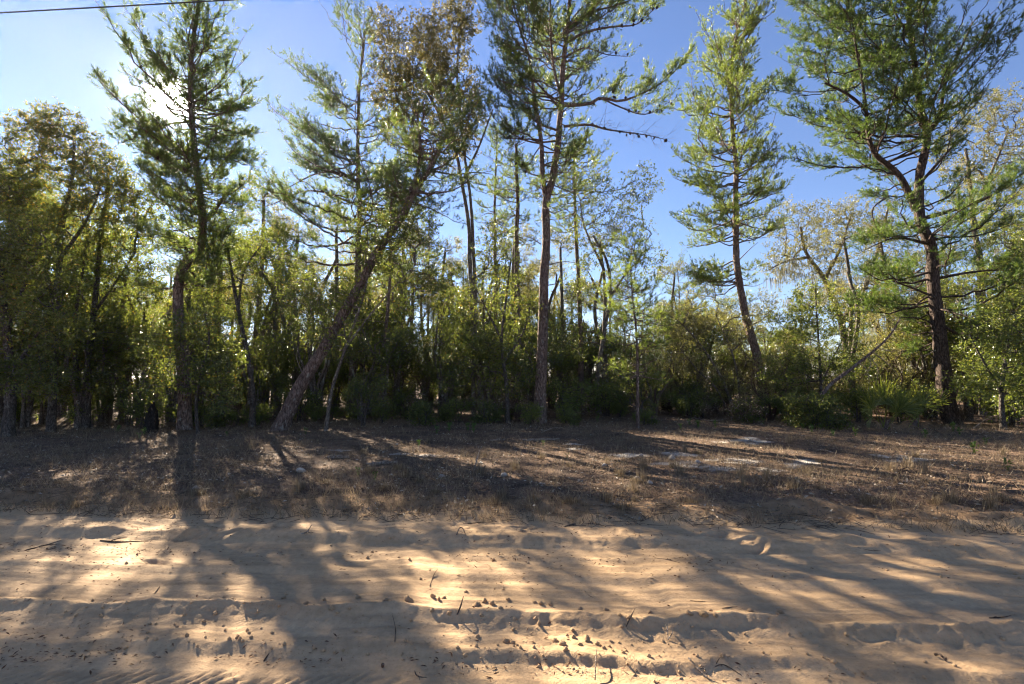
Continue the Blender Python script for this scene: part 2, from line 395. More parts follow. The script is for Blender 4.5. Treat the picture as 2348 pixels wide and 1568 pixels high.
def ground_material():
    m, nt, out, bs = nodes_of('forest_ground')
    vec = coords(nt)
    a = nt.nodes.new('ShaderNodeAttribute'); a.attribute_name = 'sandy'
    w = nt.nodes.new('ShaderNodeAttribute'); w.attribute_name = 'pale'
    n1, n2 = noise(nt, 2.2, 5, vec), noise(nt, 34, 6, vec)
    duff = ramp(nt, [(.25, (.07, .051, .04)), (.5, (.145, .106, .08)), (.75, (.245, .182, .132))], n2)
    duff = mixc(nt, duff, ramp(nt, [(.3, (.55, .53, .55)), (.7, (1.35, 1.18, 1.02))], n1), 1., 'MULTIPLY')
    sandc = ramp(nt, [(.3, (.20, .125, .07)), (.7, (.38, .25, .145))], noise(nt, 5, 6, vec))
    pale = ramp(nt, [(.3, (.32, .28, .24)), (.7, (.52, .47, .41))], noise(nt, 6, 5, vec))
    def edge(attr, lo, hi):
        s = nt.nodes.new('ShaderNodeMath'); s.operation = 'ADD'; nt.links.new(attr, s.inputs[0])
        q = nt.nodes.new('ShaderNodeMath'); q.operation = 'MULTIPLY_ADD'; q.inputs[1].default_value = 1.1; q.inputs[2].default_value = -.55; nt.links.new(noise(nt, 11, 6, vec, .65), q.inputs[0])
        nt.links.new(q.outputs[0], s.inputs[1]); return ramp(nt, [(lo, (0, 0, 0)), (hi, (1, 1, 1))], s.outputs[0])
    c = mixc(nt, duff, sandc, edge(a.outputs['Fac'], .38, .62)); c = mixc(nt, c, pale, edge(w.outputs['Fac'], .32, .8))
    rs_ = nt.nodes.new('ShaderNodeAttribute'); rs_.attribute_name = 'roadsand'
    c = mixc(nt, c, ramp(nt, [(.3, (.39, .262, .146)), (.7, (.49, .333, .193))], noise(nt, 4, 5, vec)), edge(rs_.outputs['Fac'], .42, .58))
    nt.links.new(c, bs.inputs['Base Color']); bs.inputs['Roughness'].default_value = .95; bs.inputs['Specular IOR Level'].default_value = .1
    bump(nt, bs, noise(nt, 45, 7, vec, .65), .9, .03)
    return m
M['ground'] = ground_material()

# ------------------------------------------------------------------ road and ground
def axis(core, step, far, grow=1.25):
    a = [core]; s = step
    while a[-1] < far: s *= grow; a.append(a[-1] + s)
    return np.array(a[1:])

def grid(xs, rs, zf, name, mat, attr=None):
    X, R = np.meshgrid(xs, rs); Yv = edge_y(X) + R
    V = np.stack([X, Yv, zf(X, R)], -1).reshape(-1, 3); n = len(xs)
    i = np.arange(len(rs) - 1)[:, None] * n; j = np.arange(n - 1)[None]
    mb = MB().add(V, np.stack([i + j, i + j + 1, i + n + j + 1, i + n + j], -1).reshape(-1, 4))
    me = mb.mesh(name, True, None, attr(X.ravel(), R.ravel()) if attr else None)
    return tag(mesh_obj(name, me, mat), kind='structure')

t = np.linspace(-1, 1, 641); core = 7.2 * (t * .62 + .38 * t ** 3)
xs = np.concatenate([-axis(7.2, .05, 900)[::-1], core, axis(7.2, .05, 900)])
rs = np.concatenate([-axis(3.6, .03, 10, 1.3)[::-1][:-1], np.linspace(-3.6, -3.0, 24), np.linspace(-3.0, -1.7, 112)[1:], np.linspace(-1.7, 0, 108)[1:]])
rs = np.concatenate([[-9.0], rs[rs > -8.9]])
road = grid(xs, rs, road_z, 'sand_road', M['sand'])

_pr = np.random.default_rng(44); PALE = []
for cu, cv, su, sv, k in ((1690, 1012, 40, 8, 6), (1640, 1058, 60, 6, 7), (1800, 1064, 60, 6, 5), (2085, 1050, 60, 6, 5), (1480, 1045, 40, 6, 3), (900, 1050, 60, 8, 3), (1240, 1020, 60, 6, 2)):
    for _ in range(k): PALE.append((hit(cu + _pr.normal() * su, cv + _pr.normal() * sv)[:2], _pr.uniform(.14, .42), _pr.uniform(.1, .26)))
def vattr(x, r):
    y = r + edge_y(x)
    sandy = .95 * sstep(1.15, .2, r) + .12 * sstep(2.4, 1., r)
    pale = np.zeros_like(x)
    for c, rx, ry in PALE: pale = np.maximum(pale, (.55 + .9 * vnoise(x * 2.6, y * 5.5, 81)) * np.exp(-((x - c[0]) / rx) ** 2 - ((y - c[1]) / ry) ** 2))
    return {'sandy': sandy, 'pale': pale, 'roadsand': sstep(.5, 0., r) * 1.15}
xs2 = np.concatenate([-axis(8.5, .06, 2500, 1.16)[::-1], np.linspace(-8.5, 8.5, 320), axis(8.5, .06, 2500, 1.16)])
rs2 = np.concatenate([np.linspace(0, 2.4, 80), np.linspace(2.4, 10, 85)[1:], axis(10, .1, 3000, 1.12)])
ground = grid(xs2, rs2, verge_z, 'ground', M['ground'], vattr)
# the far side of the road, behind the camera
xs3 = np.concatenate([-axis(8, .5, 2500, 1.4)[::-1], np.linspace(-8, 8, 33), axis(8, .5, 2500, 1.4)])
rs3 = -9.0 - np.concatenate([[0], axis(0, .4, 2500, 1.5)])[::-1]
grid(xs3, rs3, lambda x, r: road_z(x, np.full_like(r, -9.0)), 'far_verge_ground', M['ground'], lambda x, r: {'sandy': x * 0, 'pale': x * 0, 'roadsand': x * 0})

# ------------------------------------------------------------------ growing trees
def pts_px(L, Y, dy=None):
    """image points -> 3-D points at depth Y (metres); optional third number shifts the depth"""
    return np.array([at(q[0], q[1], Y + (q[2] if len(q) > 2 else 0)) for q in L])

def base_of(u, v):
    p = hit(u, v); return p

def trunk_tube(P, r0, r1, sides=18, bark=.22, seed=0, flare=.35, step=.07):
    L = np.linalg.norm(np.diff(P, axis=0), axis=1).sum(); n = max(8, min(170, int(L / step)))
    Q = smooth_path(P, n); s = np.linspace(0, 1, n)
    dist = s * L
    R = (r0 + (r1 - r0) * s ** .85) * (1 + flare * np.exp(-dist / .28))
    k = (vnoise(dist * .9, seed, seed) - .5) * r0 * .35
    Q = Q + np.stack([k, (vnoise(dist * .9, seed + 7, seed + 1) - .5) * r0 * .35, 0 * k], 1) * sstep(0, .6, dist)[:, None]
    mb = MB(); tube(mb, Q, R, sides, bark, seed); return mb, Q, R

def pine_foliage(AX, tab, Y, nb, rgn, mbB, mbN, dens=1., nn=22, nl=.105, nw=.0115, twig=.21, droop=0., up=1., bare=0., gap=None):
    """AX: list of (points, radii) axes; tab: (v, uL, uR) crown outline; nb branches overall"""
    tab = np.array(tab, float)
    ztab = np.array([at(1173, v, Y)[2] for v in tab[:, 0]]); o = np.argsort(ztab)
    zt, xl, xr = ztab[o], ((tab[:, 1] - 1173.5) / F * Y)[o], ((tab[:, 2] - 1173.5) / F * Y)[o]
    zmin, zmax = zt[0], zt[-1]
    cand, wts = [], []
    for ai, (P, R) in enumerate(AX):
        z = P[:, 2]; ok = (z > zmin - .2) & (z < zmax + .6)
        idx = np.nonzero(ok)[0]
        if len(idx) == 0: continue
        seg = np.linalg.norm(np.gradient(P, axis=0), axis=1)
        for i in idx: cand.append((ai, i)); wts.append(seg[i] * (1.0 if ai == 0 else 1.0))
    wts = np.array(wts); pick = rgn.choice(len(cand), nb, p=wts / wts.sum())
    TP, TD, TL = [], [], []
    ga = rgn.uniform(0, 6.28)
    for k, ci in enumerate(pick):
        ai, i = cand[ci]; P, R = AX[ai]; p0 = P[i]
        ga += 2.4 + rgn.normal() * .3; c, s_ = math.cos(ga), math.sin(ga)
        tz = min(max((p0[2] - zmin) / (zmax - zmin), 0.), 1.)
        ztip = min(p0[2] + .5 + .5 * tz, zmax)
        wl_, wr = max(p0[0] - np.interp(ztip, zt, xl), .15), max(np.interp(ztip, zt, xr) - p0[0], .15)
        wx = wr if c > 0 else wl_; wd = min(.85 * .5 * (wl_ + wr), 3.0)
        L = math.hypot(c * wx, s_ * wd) * rgn.uniform(.55, 1.1); L = min(L, 5.0)
        if L < .25: L = .25
        el = (-.05 + 1.0 * tz ** 1.2 * up + rgn.normal() * .26) - droop
        rise = L * math.tan(min(max(el, -.35), 1.05))
        if rise > 2.2: rise = 2.2
        h = np.array([c, s_, 0.]); side = np.array([-s_, c, 0])
        n = max(5, int(L / .22) + 2); t = np.linspace(0, 1, n)
        bow = rgn.uniform(.02, .16) * L; sw = rgn.normal() * .12 * L
        pts = p0 + h * (L * t)[:, None] + np.array([0, 0, 1.]) * (rise * t ** 1.25 - bow * np.sin(t * 3.14) * (1 - tz) + .10 * L * t ** 3)[:, None] + side * (sw * np.sin(t * 3.0))[:, None]
        pts[1:] += rgn.normal(size=(n - 1, 3)) * .03
        rb = min(R[i] * .45, .008 + .011 * L)
        rad = rb * (1 - .85 * t) + .003
        segs(mbB, pts[:-1], pts[1:], rad[:-1], rad[1:], 4)
        if rgn.random() < bare: continue
        # side shoots
        ns = max(3, int(L / .15 * dens))
        st = np.sort(rgn.uniform(.28 if L > 1 else .1, 1.0, ns)); st[-1] = 1.0
        q = np.stack([np.interp(st, t, pts[:, a]) for a in range(3)], 1)
        tang = unit(np.stack([np.interp(st, t, np.gradient(pts[:, a])) for a in range(3)], 1))
        sg = np.where(np.arange(ns) % 2 == 0, 1., -1.)[:, None]
        sd = unit(tang * rgn.uniform(.5, .9, (ns, 1)) + side * sg * rgn.uniform(.3, .8, (ns, 1)) + np.array([0, 0, 1.]) * rgn.uniform(-.05, .75, (ns, 1)))
        sl = np.clip(rgn.uniform(.3, .55, ns) * L * (1.1 - .75 * st), .22, 1.0)
        e = q + sd * sl[:, None]
        if gap is not None:
            kk = np.linalg.norm((e - at(gap[0], gap[1], Y)) * [1, .06, 1], axis=1) > gap[2]; q, sd, sl, e = q[kk], sd[kk], sl[kk], e[kk]; ns = len(q)
            if ns == 0: continue
        segs(mbB, q, e, .0045 + .003 * sl, .002, 3)
        nt_ = np.maximum(2, (sl / .088 * dens).astype(int))
        rep = np.repeat(np.arange(ns), nt_); ft = rgn.uniform(.15, 1., len(rep))
        bp = q[rep] + sd[rep] * (sl[rep] * ft)[:, None]
        td = unit(sd[rep] * .75 + rgn.normal(size=(len(rep), 3)) * .42 + np.array([0, 0, .38]))
        TP.append(bp); TD.append(td); TL.append(twig * rgn.uniform(.55, 1.2, len(rep)))
    TP, TD, TL = np.concatenate(TP), np.concatenate(TD), np.concatenate(TL)
    if gap is not None:
        d = np.linalg.norm((TP + TD * TL[:, None] * .6 - at(gap[0], gap[1], Y)) * [1, .06, 1], axis=1); k = (d > gap[2]) | (rgn.random(len(TP)) < .04); TP, TD, TL = TP[k], TD[k], TL[k]
    sub = rgn.random(len(TP)) < .5
    ribs(mbB, TP[sub], TP[sub] + TD[sub] * TL[sub, None], .003)
    needles(mbN, TP, TD, TL, nn, nl, nw)
    return TP, TD, TL

def grow(init, init_par, targets, rgn, kpath=.3, wig=.10):
    """joins every target to the nearest node of the growing skeleton"""
    N = len(init); cap = N + 3 * len(targets) + 5
    P = np.zeros((cap, 3)); par = np.full(cap, -1); plen = np.zeros(cap)
    P[:N] = init; par[:N] = init_par
    for i in range(N):
        if par[i] >= 0: plen[i] = plen[par[i]] + .3 * np.linalg.norm(P[i] - P[par[i]])
    d0 = np.array([np.min(((init - q) ** 2).sum(1)) for q in targets]); leaf_id = []
    for k in np.argsort(d0):
        q = targets[k]; d = np.sqrt(((P[:N] - q) ** 2).sum(1)); j = int(np.argmin(d + kpath * plen[:N] + .6 * np.maximum(P[:N, 2] - q[2], 0)))
        a = P[j]; dd = d[j]; m = 2 if dd > .5 else (1 if dd > .2 else 0); prev = j
        for s in range(m):
            w = (s + 1) / (m + 1); x = a + (q - a) * w + rgn.normal(size=3) * wig * dd; x[2] += .08 * dd * math.sin(w * 3.14)
            P[N] = x; par[N] = prev; plen[N] = plen[prev] + dd / (m + 1); prev = N; N += 1
        P[N] = q; par[N] = prev; plen[N] = plen[prev] + dd / (m + 1); leaf_id.append(N); N += 1
    return P[:N], par[:N], np.array(leaf_id)

def oak_parts(rgn, trunks, blobs, ntgt, per, leaf=(.070, .033), spread=.22, sides=12, bark=.16, seed=0, bare=0.):
    """trunks: list of (points, r0, r1); blobs: list of (centre, radii, weight). Returns trunk, branch and leaf meshes"""
    mbT, mbB, mbL = MB(), MB(), MB()
    init, ip = [], []
    for ti, (P, r0, r1) in enumerate(trunks):
        mb, Q, R = trunk_tube(P, r0, r1, sides, bark, seed + ti, .3 if ti == 0 else .12)
        for a in mb.v: pass
        mbT.v += mb.v
        for n in (3, 4): mbT.f[n] += [f + mbT.n for f in mb.f[n]]
        mbT.n += mb.n
        k = Q[:: max(1, len(Q) // 14)]
        k = k[int(len(k) * .35):] if len(k) > 4 else k
        b = len(init)
        for j, q in enumerate(k): init.append(q); ip.append(b + j - 1 if j else -1)
    init, ip = np.array(init), np.array(ip)
    w = np.array([b[2] for b in blobs], float); cnt = rgn.multinomial(ntgt, w / w.sum()); T = []
    for (c, r, _), n in zip(blobs, cnt):
        d = rdir(n) * (rgn.uniform(.08, 1, n) ** .42)[:, None]; T.append(np.asarray(c) + d * np.asarray(r))
    T = np.concatenate(T)
    P, par, lid = grow(init, ip, T, rgn)
    cnt = np.zeros(len(P)); cnt[lid] = 1
    for i in range(len(P) - 1, len(init) - 1, -1): cnt[par[i]] += cnt[i]
    idx = np.arange(len(init), len(P)); rr = .0034 * np.maximum(cnt, 1) ** .52
    A, B = P[par[idx]], P[idx]
    ra, rb = np.minimum(rr[idx] * 1.08, .09), np.minimum(rr[idx], .09) * .9; big = ra > .012
    segs(mbB, A[big], B[big], ra[big], rb[big], 6); segs(mbB, A[~big], B[~big], ra[~big], rb[~big], 3)
    lv = lid[rgn.random(len(lid)) >= bare]
    # leafy twigs
    m = 4; c = P[lv]; outd = unit(c - P[par[lv]])
    tb = np.repeat(c, m, 0); td = unit(np.repeat(outd, m, 0) * .6 + rgn.normal(size=(len(tb), 3)) * .75 + np.array([0, 0, .12])); tl = spread * rgn.uniform(.6, 1.5, len(tb))
    ribs(mbB, tb, tb + td * tl[:, None], .0032)
    n = max(1, per // m); s = rgn.uniform(.1, 1.05, (len(tb), n))
    lp = (tb[:, None] + td[:, None] * (tl[:, None] * s)[..., None]).reshape(-1, 3)
    ld = unit(np.repeat(td, n, 0) * .55 + rgn.normal(size=(len(lp), 3)) * .7); ln = unit(rgn.normal(size=(len(lp), 3)) * .75 + np.array([0, 0, .8]))
    z = rgn.uniform(.7, 1.25, len(lp))
    leaves(mbL, lp + ld * .006, ld, ln, leaf[0] * z, leaf[1] * z)
    return mbT, mbB, mbL

TRI = [0]
def finish_oak(name, label, cat, group, base, parts, leafmat, barkmat):
    mbT, mbB, mbL = parts
    r = root(name, base, label, cat, group)
    mesh_obj('trunk', mbT.mesh('trunk', True, base), barkmat, r)
    tag(mesh_obj('branches', mbB.mesh('branches', True, base), barkmat, r), kind='stuff')
    tag(mesh_obj('crown', mbL.mesh('crown', False, base), leafmat, r), kind='stuff')
    TRI[0] += mbT.tris() + mbB.tris() + mbL.tris()
    return r

def oak_px(name, label, Y, trunks, blobs, ntgt, per, leafmat, barkmat, group=None, seed=1, leaf=(.070, .033), bare=0., cat='tree', spread=.22):
    """hero oaks measured from the photograph; trunks: ([(u, v[, depth shift])...], r0, r1) first one stands on the ground"""
    rgn = np.random.default_rng(seed); TR = []
    for i, (L, r0, r1) in enumerate(trunks):
        P = pts_px(L, Y)
        if i == 0 or L[0][1] > 930: P[0, 2] = float(hgt(P[0, 0], P[0, 1])) - .12
        TR.append((P, r0, r1))
    BL = [(at(u, v, Y + (e[0] if e else 0)), (ru / F * Y, .8 * (ru + rv) / 2 / F * Y, rv / F * Y), ru * rv) for u, v, ru, rv, *e in blobs]
    base = TR[0][0][0].copy(); base[2] += .12
    return finish_oak(name, label, cat, group, base, oak_parts(rgn, TR, BL, ntgt, per, leaf, spread, seed=seed, bare=bare), leafmat, barkmat)

CONE = None
def cone_mesh():
    mb = MB(); n = 9; t = np.linspace(0, 1, n); R = .024 * np.sin(np.clip(t * 2.6 + .35, 0, 3.1)) ** .8 * (1 + .28 * (np.arange(n) % 2))
    tube(mb, np.stack([0 * t, 0 * t, -t * .075], 1), np.maximum(R, .003), 8); return mb.mesh('cone', False)

def pine(name, label, base_px, trunk_px, r0, r1, tab, nb, forks=(), limbs=(), mat='needle', bark='pine_bark', seed=1, dead=(), cones=0, cone_on=None, Yfix=None, group=None, **kw):
    global CONE
    rgn = np.random.default_rng(seed)
    g = hit(*base_px); Y = Yfix or g[1]
    P = pts_px(trunk_px, Y); P = np.vstack([at(base_px[0], base_px[1], Y), P]); P[0, 2] = float(hgt(P[0, 0], P[0, 1])) - .15
    base = P[0].copy(); base[2] += .15
    r = root(name, base, label, 'tree', group)
    mb, Q, R = trunk_tube(P, r0, r1, 24, .2, seed)
    mesh_obj('trunk', mb.mesh('trunk', True, base), M[bark], r); TRI[0] += mb.tris()
    AX = [(Q, R)]
    for L, a, b in forks:
        mb, Q2, R2 = trunk_tube(pts_px(L, Y), a, b, 12, .16, seed + 9, .1); mesh_obj('limb', mb.mesh('limb', True, base), M[bark], r); AX.append((Q2, R2)); TRI[0] += mb.tris()
    mbB, mbN = MB(), MB()
    for L, a, b in dead:
        q = smooth_path(pts_px(L, Y), 10); mb = MB(); tube(mb, q, np.linspace(a, b, 10), 6, .1, seed); mesh_obj('dead_branch', mb.mesh('dead_branch', True, base), M['dead_wood' if a < .03 else bark], r)
    TP, TD, TL = pine_foliage(AX, tab, Y, nb, rgn, mbB, mbN, **kw)
    # hand laid leafy limbs
    cone_pts = []
    for L, a, leafy in limbs:
        q = smooth_path(pts_px(L, Y), 16); rad = np.linspace(a, .006, 16)
        mb = MB(); tube(mb, q, rad, 7, .12, seed); mesh_obj('limb', mb.mesh('limb', True, base), M[bark], r)
        ln = np.linalg.norm(np.diff(q, axis=0), axis=1).sum(); ns = int(ln / .085)
        st = rgn.uniform(.22, 1, ns); p = np.stack([np.interp(st, np.linspace(0, 1, 16), q[:, k]) for k in range(3)], 1)
        tg = unit(q[-1] - q[0]); sd = unit(tg * rgn.uniform(.4, .9, (ns, 1)) + rgn.normal(size=(ns, 3)) * .42 + np.array([0, 0, 1]) * rgn.uniform(.2, 1.0, (ns, 1)) * (1 if leafy else .2))
        sl = rgn.uniform(.35, 1.05, ns) * (1.15 - .6 * st); e = p + sd * sl[:, None]; segs(mbB, p, e, .006, .002, 3)
        cone_pts.append(p + sd * (sl * rgn.uniform(.1, .5, ns))[:, None])
        if leafy:
            nt_ = np.maximum(2, (sl / .085 * leafy).astype(int)); rep = np.repeat(np.arange(ns), nt_); ft = rgn.uniform(.2, 1, len(rep))
            bp = p[rep] + sd[rep] * (sl[rep] * ft)[:, None]; td = unit(sd[rep] * .8 + rgn.normal(size=(len(rep), 3)) * .4 + np.array([0, 0, .35]))
            needles(mbN, bp, td, .24 * rgn.uniform(.6, 1.2, len(bp)), kw.get('nn', 22), kw.get('nl', .105), kw.get('nw', .0115))
        else:
            k = ns; j = rgn.integers(0, ns, k); segs(mbB, e[j] - (e[j] - p[j]) * .4, e[j] + unit(rgn.normal(size=(k, 3)) + tg) * .3, .003, .0015, 3)
    tag(mesh_obj('branches', mbB.mesh('branches', True, base), M[bark], r), kind='stuff')
    tag(mesh_obj('crown', mbN.mesh('crown', False, base), M[mat], r), kind='stuff')
    TRI[0] += mbB.tris() + mbN.tris()
    if cones:
        if CONE is None: CONE = cone_mesh()
        cp = np.concatenate(cone_pts) if cone_pts else TP[rgn.integers(0, len(TP), cones * 2)]
        for q in cp[rgn.permutation(len(cp))[:cones]]:
            c = mesh_obj('cone', CONE, M['cone'], r); c.location = tuple(q - base); c.rotation_euler = tuple(rgn.uniform(-.7, .7, 3)); c.scale = (rgn.uniform(1.0, 1.5),) * 3
    return r

# --- the pines of the front row, measured from the photograph
pine('pine_tree', 'tall crooked pine with an s-bent trunk and the sun behind its crown', (425, 985),
     [(420, 870), (406, 720), (410, 645), (428, 602), (460, 562), (464, 505), (457, 440), (448, 350), (442, 270), (438, 190), (442, 100), (452, 30), (458, -50)], .165, .035,
     [(-60, 420, 500), (0, 380, 520), (60, 345, 515), (120, 330, 505), (150, 215, 535), (200, 205, 552), (260, 195, 545), (330, 250, 560), (400, 290, 560), (480, 320, 550), (560, 330, 530), (640, 320, 520)],
     190, dead=[([(462, 515), (490, 488), (502, 470), (520, 437)], .06, .02), ([(452, 400), (475, 360), (480, 330)], .025, .008), ([(405, 690), (380, 720), (350, 742)], .02, .006)], seed=3, cones=14, up=.9, dens=1.3, gap=(392, 236, .56))
pine('pine_tree', 'thick pine trunk leaning steeply to the right, forked near its top', (637, 985),
     [(690, 882), (760, 770), (828, 645), (868, 575), (925, 490), (955, 430), (988, 380), (1010, 340)], .19, .06,
     [(160, 950, 1090), (240, 900, 1110), (320, 880, 1120), (400, 880, 1100), (440, 880, 1060)], 64,
     forks=[([(925, 490), (940, 440), (958, 390), (962, 330), (955, 260)], .08, .03)],
     dead=[([(760, 770), (800, 740), (850, 730)], .02, .006), ([(700, 868), (680, 820), (690, 780)], .014, .005), ([(880, 560), (910, 545), (935, 548)], .03, .01), ([(985, 390), (1040, 400), (1090, 395), (1130, 400)], .03, .008)], seed=5)
pine('pine_tree', 'straight grey pine with long arching bare lower branches, behind the leaning trunk', (806, 958),
     [(812, 800), (820, 600), (822, 420), (820, 300), (822, 200), (835, 90)], .17, .03,
     [(50, 700, 900), (100, 655, 900), (150, 590, 920), (220, 600, 930), (300, 615, 950), (380, 590, 980), (450, 560, 980), (520, 560, 960), (600, 600, 940)], 90,
     limbs=[([(822, 420), (770, 395), (720, 400), (660, 430), (600, 455)], .05, .35), ([(822, 470), (780, 455), (740, 440), (690, 440), (620, 470), (570, 480)], .05, .3), ([(824, 470), (860, 440), (900, 410), (950, 385)], .045, .5), ([(818, 370), (770, 345), (700, 380)], .035, .5)],
     seed=8, cones=24, Yfix=17.5, bare=.12)
pine('pine_tree', 'tallest pine with straight reddish grey trunk forking halfway up, hung with dark cones', (1236, 968),
     [(1243, 800), (1249, 600), (1253, 470), (1268, 410), (1278, 340), (1284, 250), (1290, 180), (1298, 90), (1306, 0), (1312, -90)], .185, .045,
     [(-110, 1130, 1460), (-40, 1085, 1510), (20, 1080, 1500), (60, 1090, 1440), (130, 1115, 1400), (200, 1110, 1380), (260, 1120, 1370), (330, 1130, 1370), (420, 1190, 1330), (470, 1200, 1300)], 130,
     forks=[([(1252, 455), (1243, 400), (1240, 320), (1226, 230), (1215, 140), (1190, 60), (1170, -20)], .085, .02), ([(1286, 220), (1270, 160), (1262, 80), (1262, -20)], .05, .02)],
     limbs=[([(1290, 242), (1350, 238), (1378, 224), (1420, 232), (1470, 215), (1530, 180), (1568, 135)], .06, 1.5), ([(1296, 100), (1340, 75), (1400, 62), (1460, 55), (1505, 15)], .05, 1.0), ([(1300, 60), (1350, 30), (1420, 10), (1490, -20)], .045, 1.0),
            ([(1292, 290), (1350, 286), (1392, 297), (1484, 310), (1525, 320)], .045, 0), ([(1378, 224), (1420, 245), (1480, 262), (1540, 230)], .03, .8), ([(1298, 130), (1340, 110), (1390, 125), (1440, 130)], .03, .4),
            ([(1280, 300), (1230, 280), (1180, 235), (1130, 190)], .04, 1.7), ([(1284, 250), (1240, 200), (1190, 150), (1140, 130)], .04, 1.6), ([(1242, 330), (1200, 320), (1150, 290), (1110, 240)], .03, 1.4), ([(1270, 400), (1220, 400), (1180, 370)], .03, 1.2)],
     dead=[([(1250, 655), (1275, 650), (1296, 640)], .02, .006), ([(1250, 610), (1290, 600), (1330, 604)], .02, .006), ([(1240, 560), (1215, 545), (1195, 550)], .02, .006)],
     bark='red_bark', seed=12, cones=75, dens=1.05)
pine('pine_tree', 'slender reddish pine with a curved trunk and tall narrow crown, standing apart', (1757, 948),
     [(1745, 870), (1724, 780), (1702, 690), (1690, 610), (1687, 520), (1688, 420), (1682, 320), (1676, 220), (1680, 120), (1700, 40), (1722, -30)], .155, .03,
     [(-50, 1695, 1770), (20, 1640, 1800), (60, 1630, 1825), (130, 1605, 1820), (200, 1565, 1800), (260, 1530, 1770), (320, 1525, 1800), (400, 1545, 1810), (470, 1530, 1800), (540, 1515, 1780), (600, 1550, 1740), (650, 1610, 1730)], 175,
     dead=[([(1690, 600), (1720, 570), (1738, 555)], .02, .006), ([(1688, 540), (1712, 515), (1716, 480)], .02, .006), ([(1694, 640), (1660, 655), (1630, 668)], .018, .005)],
     bark='red_bark', seed=15, Yfix=16.0, mat='needle_young', dens=1.15)
pine('pine_tree', 'stout dark pine with heavy forked limbs, beside the palmetto', (2184, 972),
     [(2166, 880), (2146, 700), (2132, 580), (2108, 500), (2112, 400), (2124, 308), (2110, 245), (2100, 175), (2088, 87), (2084, 0), (2080, -80)], .22, .045,
     [(-110, 1900, 2260), (-40, 1870, 2300), (20, 1850, 2300), (100, 1840, 2270), (180, 1820, 2230), (240, 1830, 2190), (320, 1910, 2210), (400, 1900, 2220), (480, 1930, 2240), (560, 1960, 2350), (640, 1980, 2400), (700, 2040, 2380), (770, 2070, 2260)], 150,
     forks=[([(2100, 482), (2060, 403), (2008, 352), (1990, 300), (1985, 255), (1945, 217), (1890, 190)], .11, .03), ([(2124, 308), (2150, 272), (2166, 195), (2198, 122), (2230, 50)], .07, .02), ([(1985, 255), (1975, 180), (1960, 90), (1950, 0)], .05, .02), ([(2006, 352), (2030, 290), (2040, 240)], .05, .015)],
     limbs=[([(2118, 500), (2190, 480), (2270, 450), (2340, 400), (2420, 350)], .07, 1.6), ([(2140, 640), (2220, 625), (2300, 620), (2390, 640)], .05, 1.6), ([(2130, 560), (2060, 545), (2010, 560), (1970, 580)], .05, 1.2), ([(2140, 680), (2090, 660), (2040, 640), (2000, 610)], .04, .6)],
     dead=[([(2150, 750), (2110, 730), (2060, 728)], .03, .008), ([(2150, 760), (2120, 770), (2090, 768)], .02, .006), ([(2150, 800), (2120, 815), (2100, 812)], .02, .006), ([(2100, 430), (2180, 340), (2205, 318)], .05, .03), ([(2036, 450), (2000, 480), (2010, 530)], .03, .01)],
     bark='dark_pine', seed=18, mat='needle_dark', dens=1.1)
pine('pine_tree', 'thin straight pine stem with pinkish bark, in front of the thicket', (872, 958),
     [(874, 880), (882, 780), (893, 660), (896, 540), (898, 460), (902, 380)], .075, .03, [(340, 860, 960), (420, 840, 980), (520, 830, 980), (600, 850, 960)], 50, bark='red_bark', seed=21,
     dead=[([(893, 660), (860, 640), (835, 600)], .014, .004), ([(890, 690), (920, 680), (950, 690)], .014, .004), ([(886, 740), (850, 735), (800, 740)], .012, .004)])
pine('pine_tree', 'slim pale barked pine rising between the oaks, behind the tallest pine', (1332, 936),
     [(1330, 800), (1326, 650), (1320, 500), (1316, 400), (1318, 320)], .13, .04, [(280, 1280, 1380), (350, 1250, 1400), (430, 1240, 1420), (520, 1250, 1400)], 46, bark='red_bark', seed=24, Yfix=19.5)
pine('pine_tree', 'thin dark pine stem beside the twin stemmed oak', (1134, 940),
     [(1134, 800), (1136, 650), (1133, 500), (1136, 400), (1140, 300)], .11, .03, [(260, 1100, 1180), (330, 1070, 1200), (420, 1060, 1210), (500, 1080, 1190)], 44, bark='red_bark', seed=27, Yfix=20.5)
pine('pine_tree', 'grey pine with a rough lower trunk close behind the tallest pine', (1188, 948),
     [(1186, 850), (1186, 700), (1184, 550), (1186, 440), (1182, 330)], .15, .05, [(240, 1130, 1240), (320, 1110, 1240), (420, 1110, 1240), (540, 1130, 1230)], 44, bark='pine_bark', seed=29, Yfix=17.6)
pine('young_pine', 'young bright green pine sapling with soft feathery foliage', (1461, 958),
     [(1462, 850), (1458, 750), (1450, 680), (1446, 600), (1450, 560)], .05, .012, [(545, 1430, 1470), (600, 1395, 1510), (660, 1370, 1550), (720, 1370, 1550), (780, 1390, 1530), (850, 1410, 1510)], 80, mat='needle_young', bark='red_bark', seed=31, Yfix=13.2, nl=.12, up=.6)

# --- the oaks that can be picked out one by one
oak_px('oak_tree', 'tall twin stemmed oak with bronze leaves high between the pines', 16.8,
       [([(1104, 955), (1096, 860), (1086, 780), (1080, 660), (1074, 520), (1058, 420), (1040, 330), (1000, 250), (960, 180)], .105, .04), ([(1086, 955), (1084, 860), (1090, 720), (1084, 560), (1076, 440), (1062, 330), (1048, 180), (1052, 60)], .085, .03), ([(1040, 330), (980, 300), (930, 260), (900, 200)], .07, .03), ([(1058, 420), (1100, 330), (1130, 250)], .06, .02)],
       [(940, 130, 95, 105), (1020, 90, 75, 85), (1000, 230, 110, 80), (930, 290, 70, 50), (1060, 250, 60, 110), (1060, 40, 45, 60), (1030, 340, 70, 50), (880, 60, 45, 45), (900, 200, 60, 70), (980, 160, 70, 70)], 1250, 40, M['oak_brown'], M['oak_bark'], seed=41, leaf=(.076, .036))
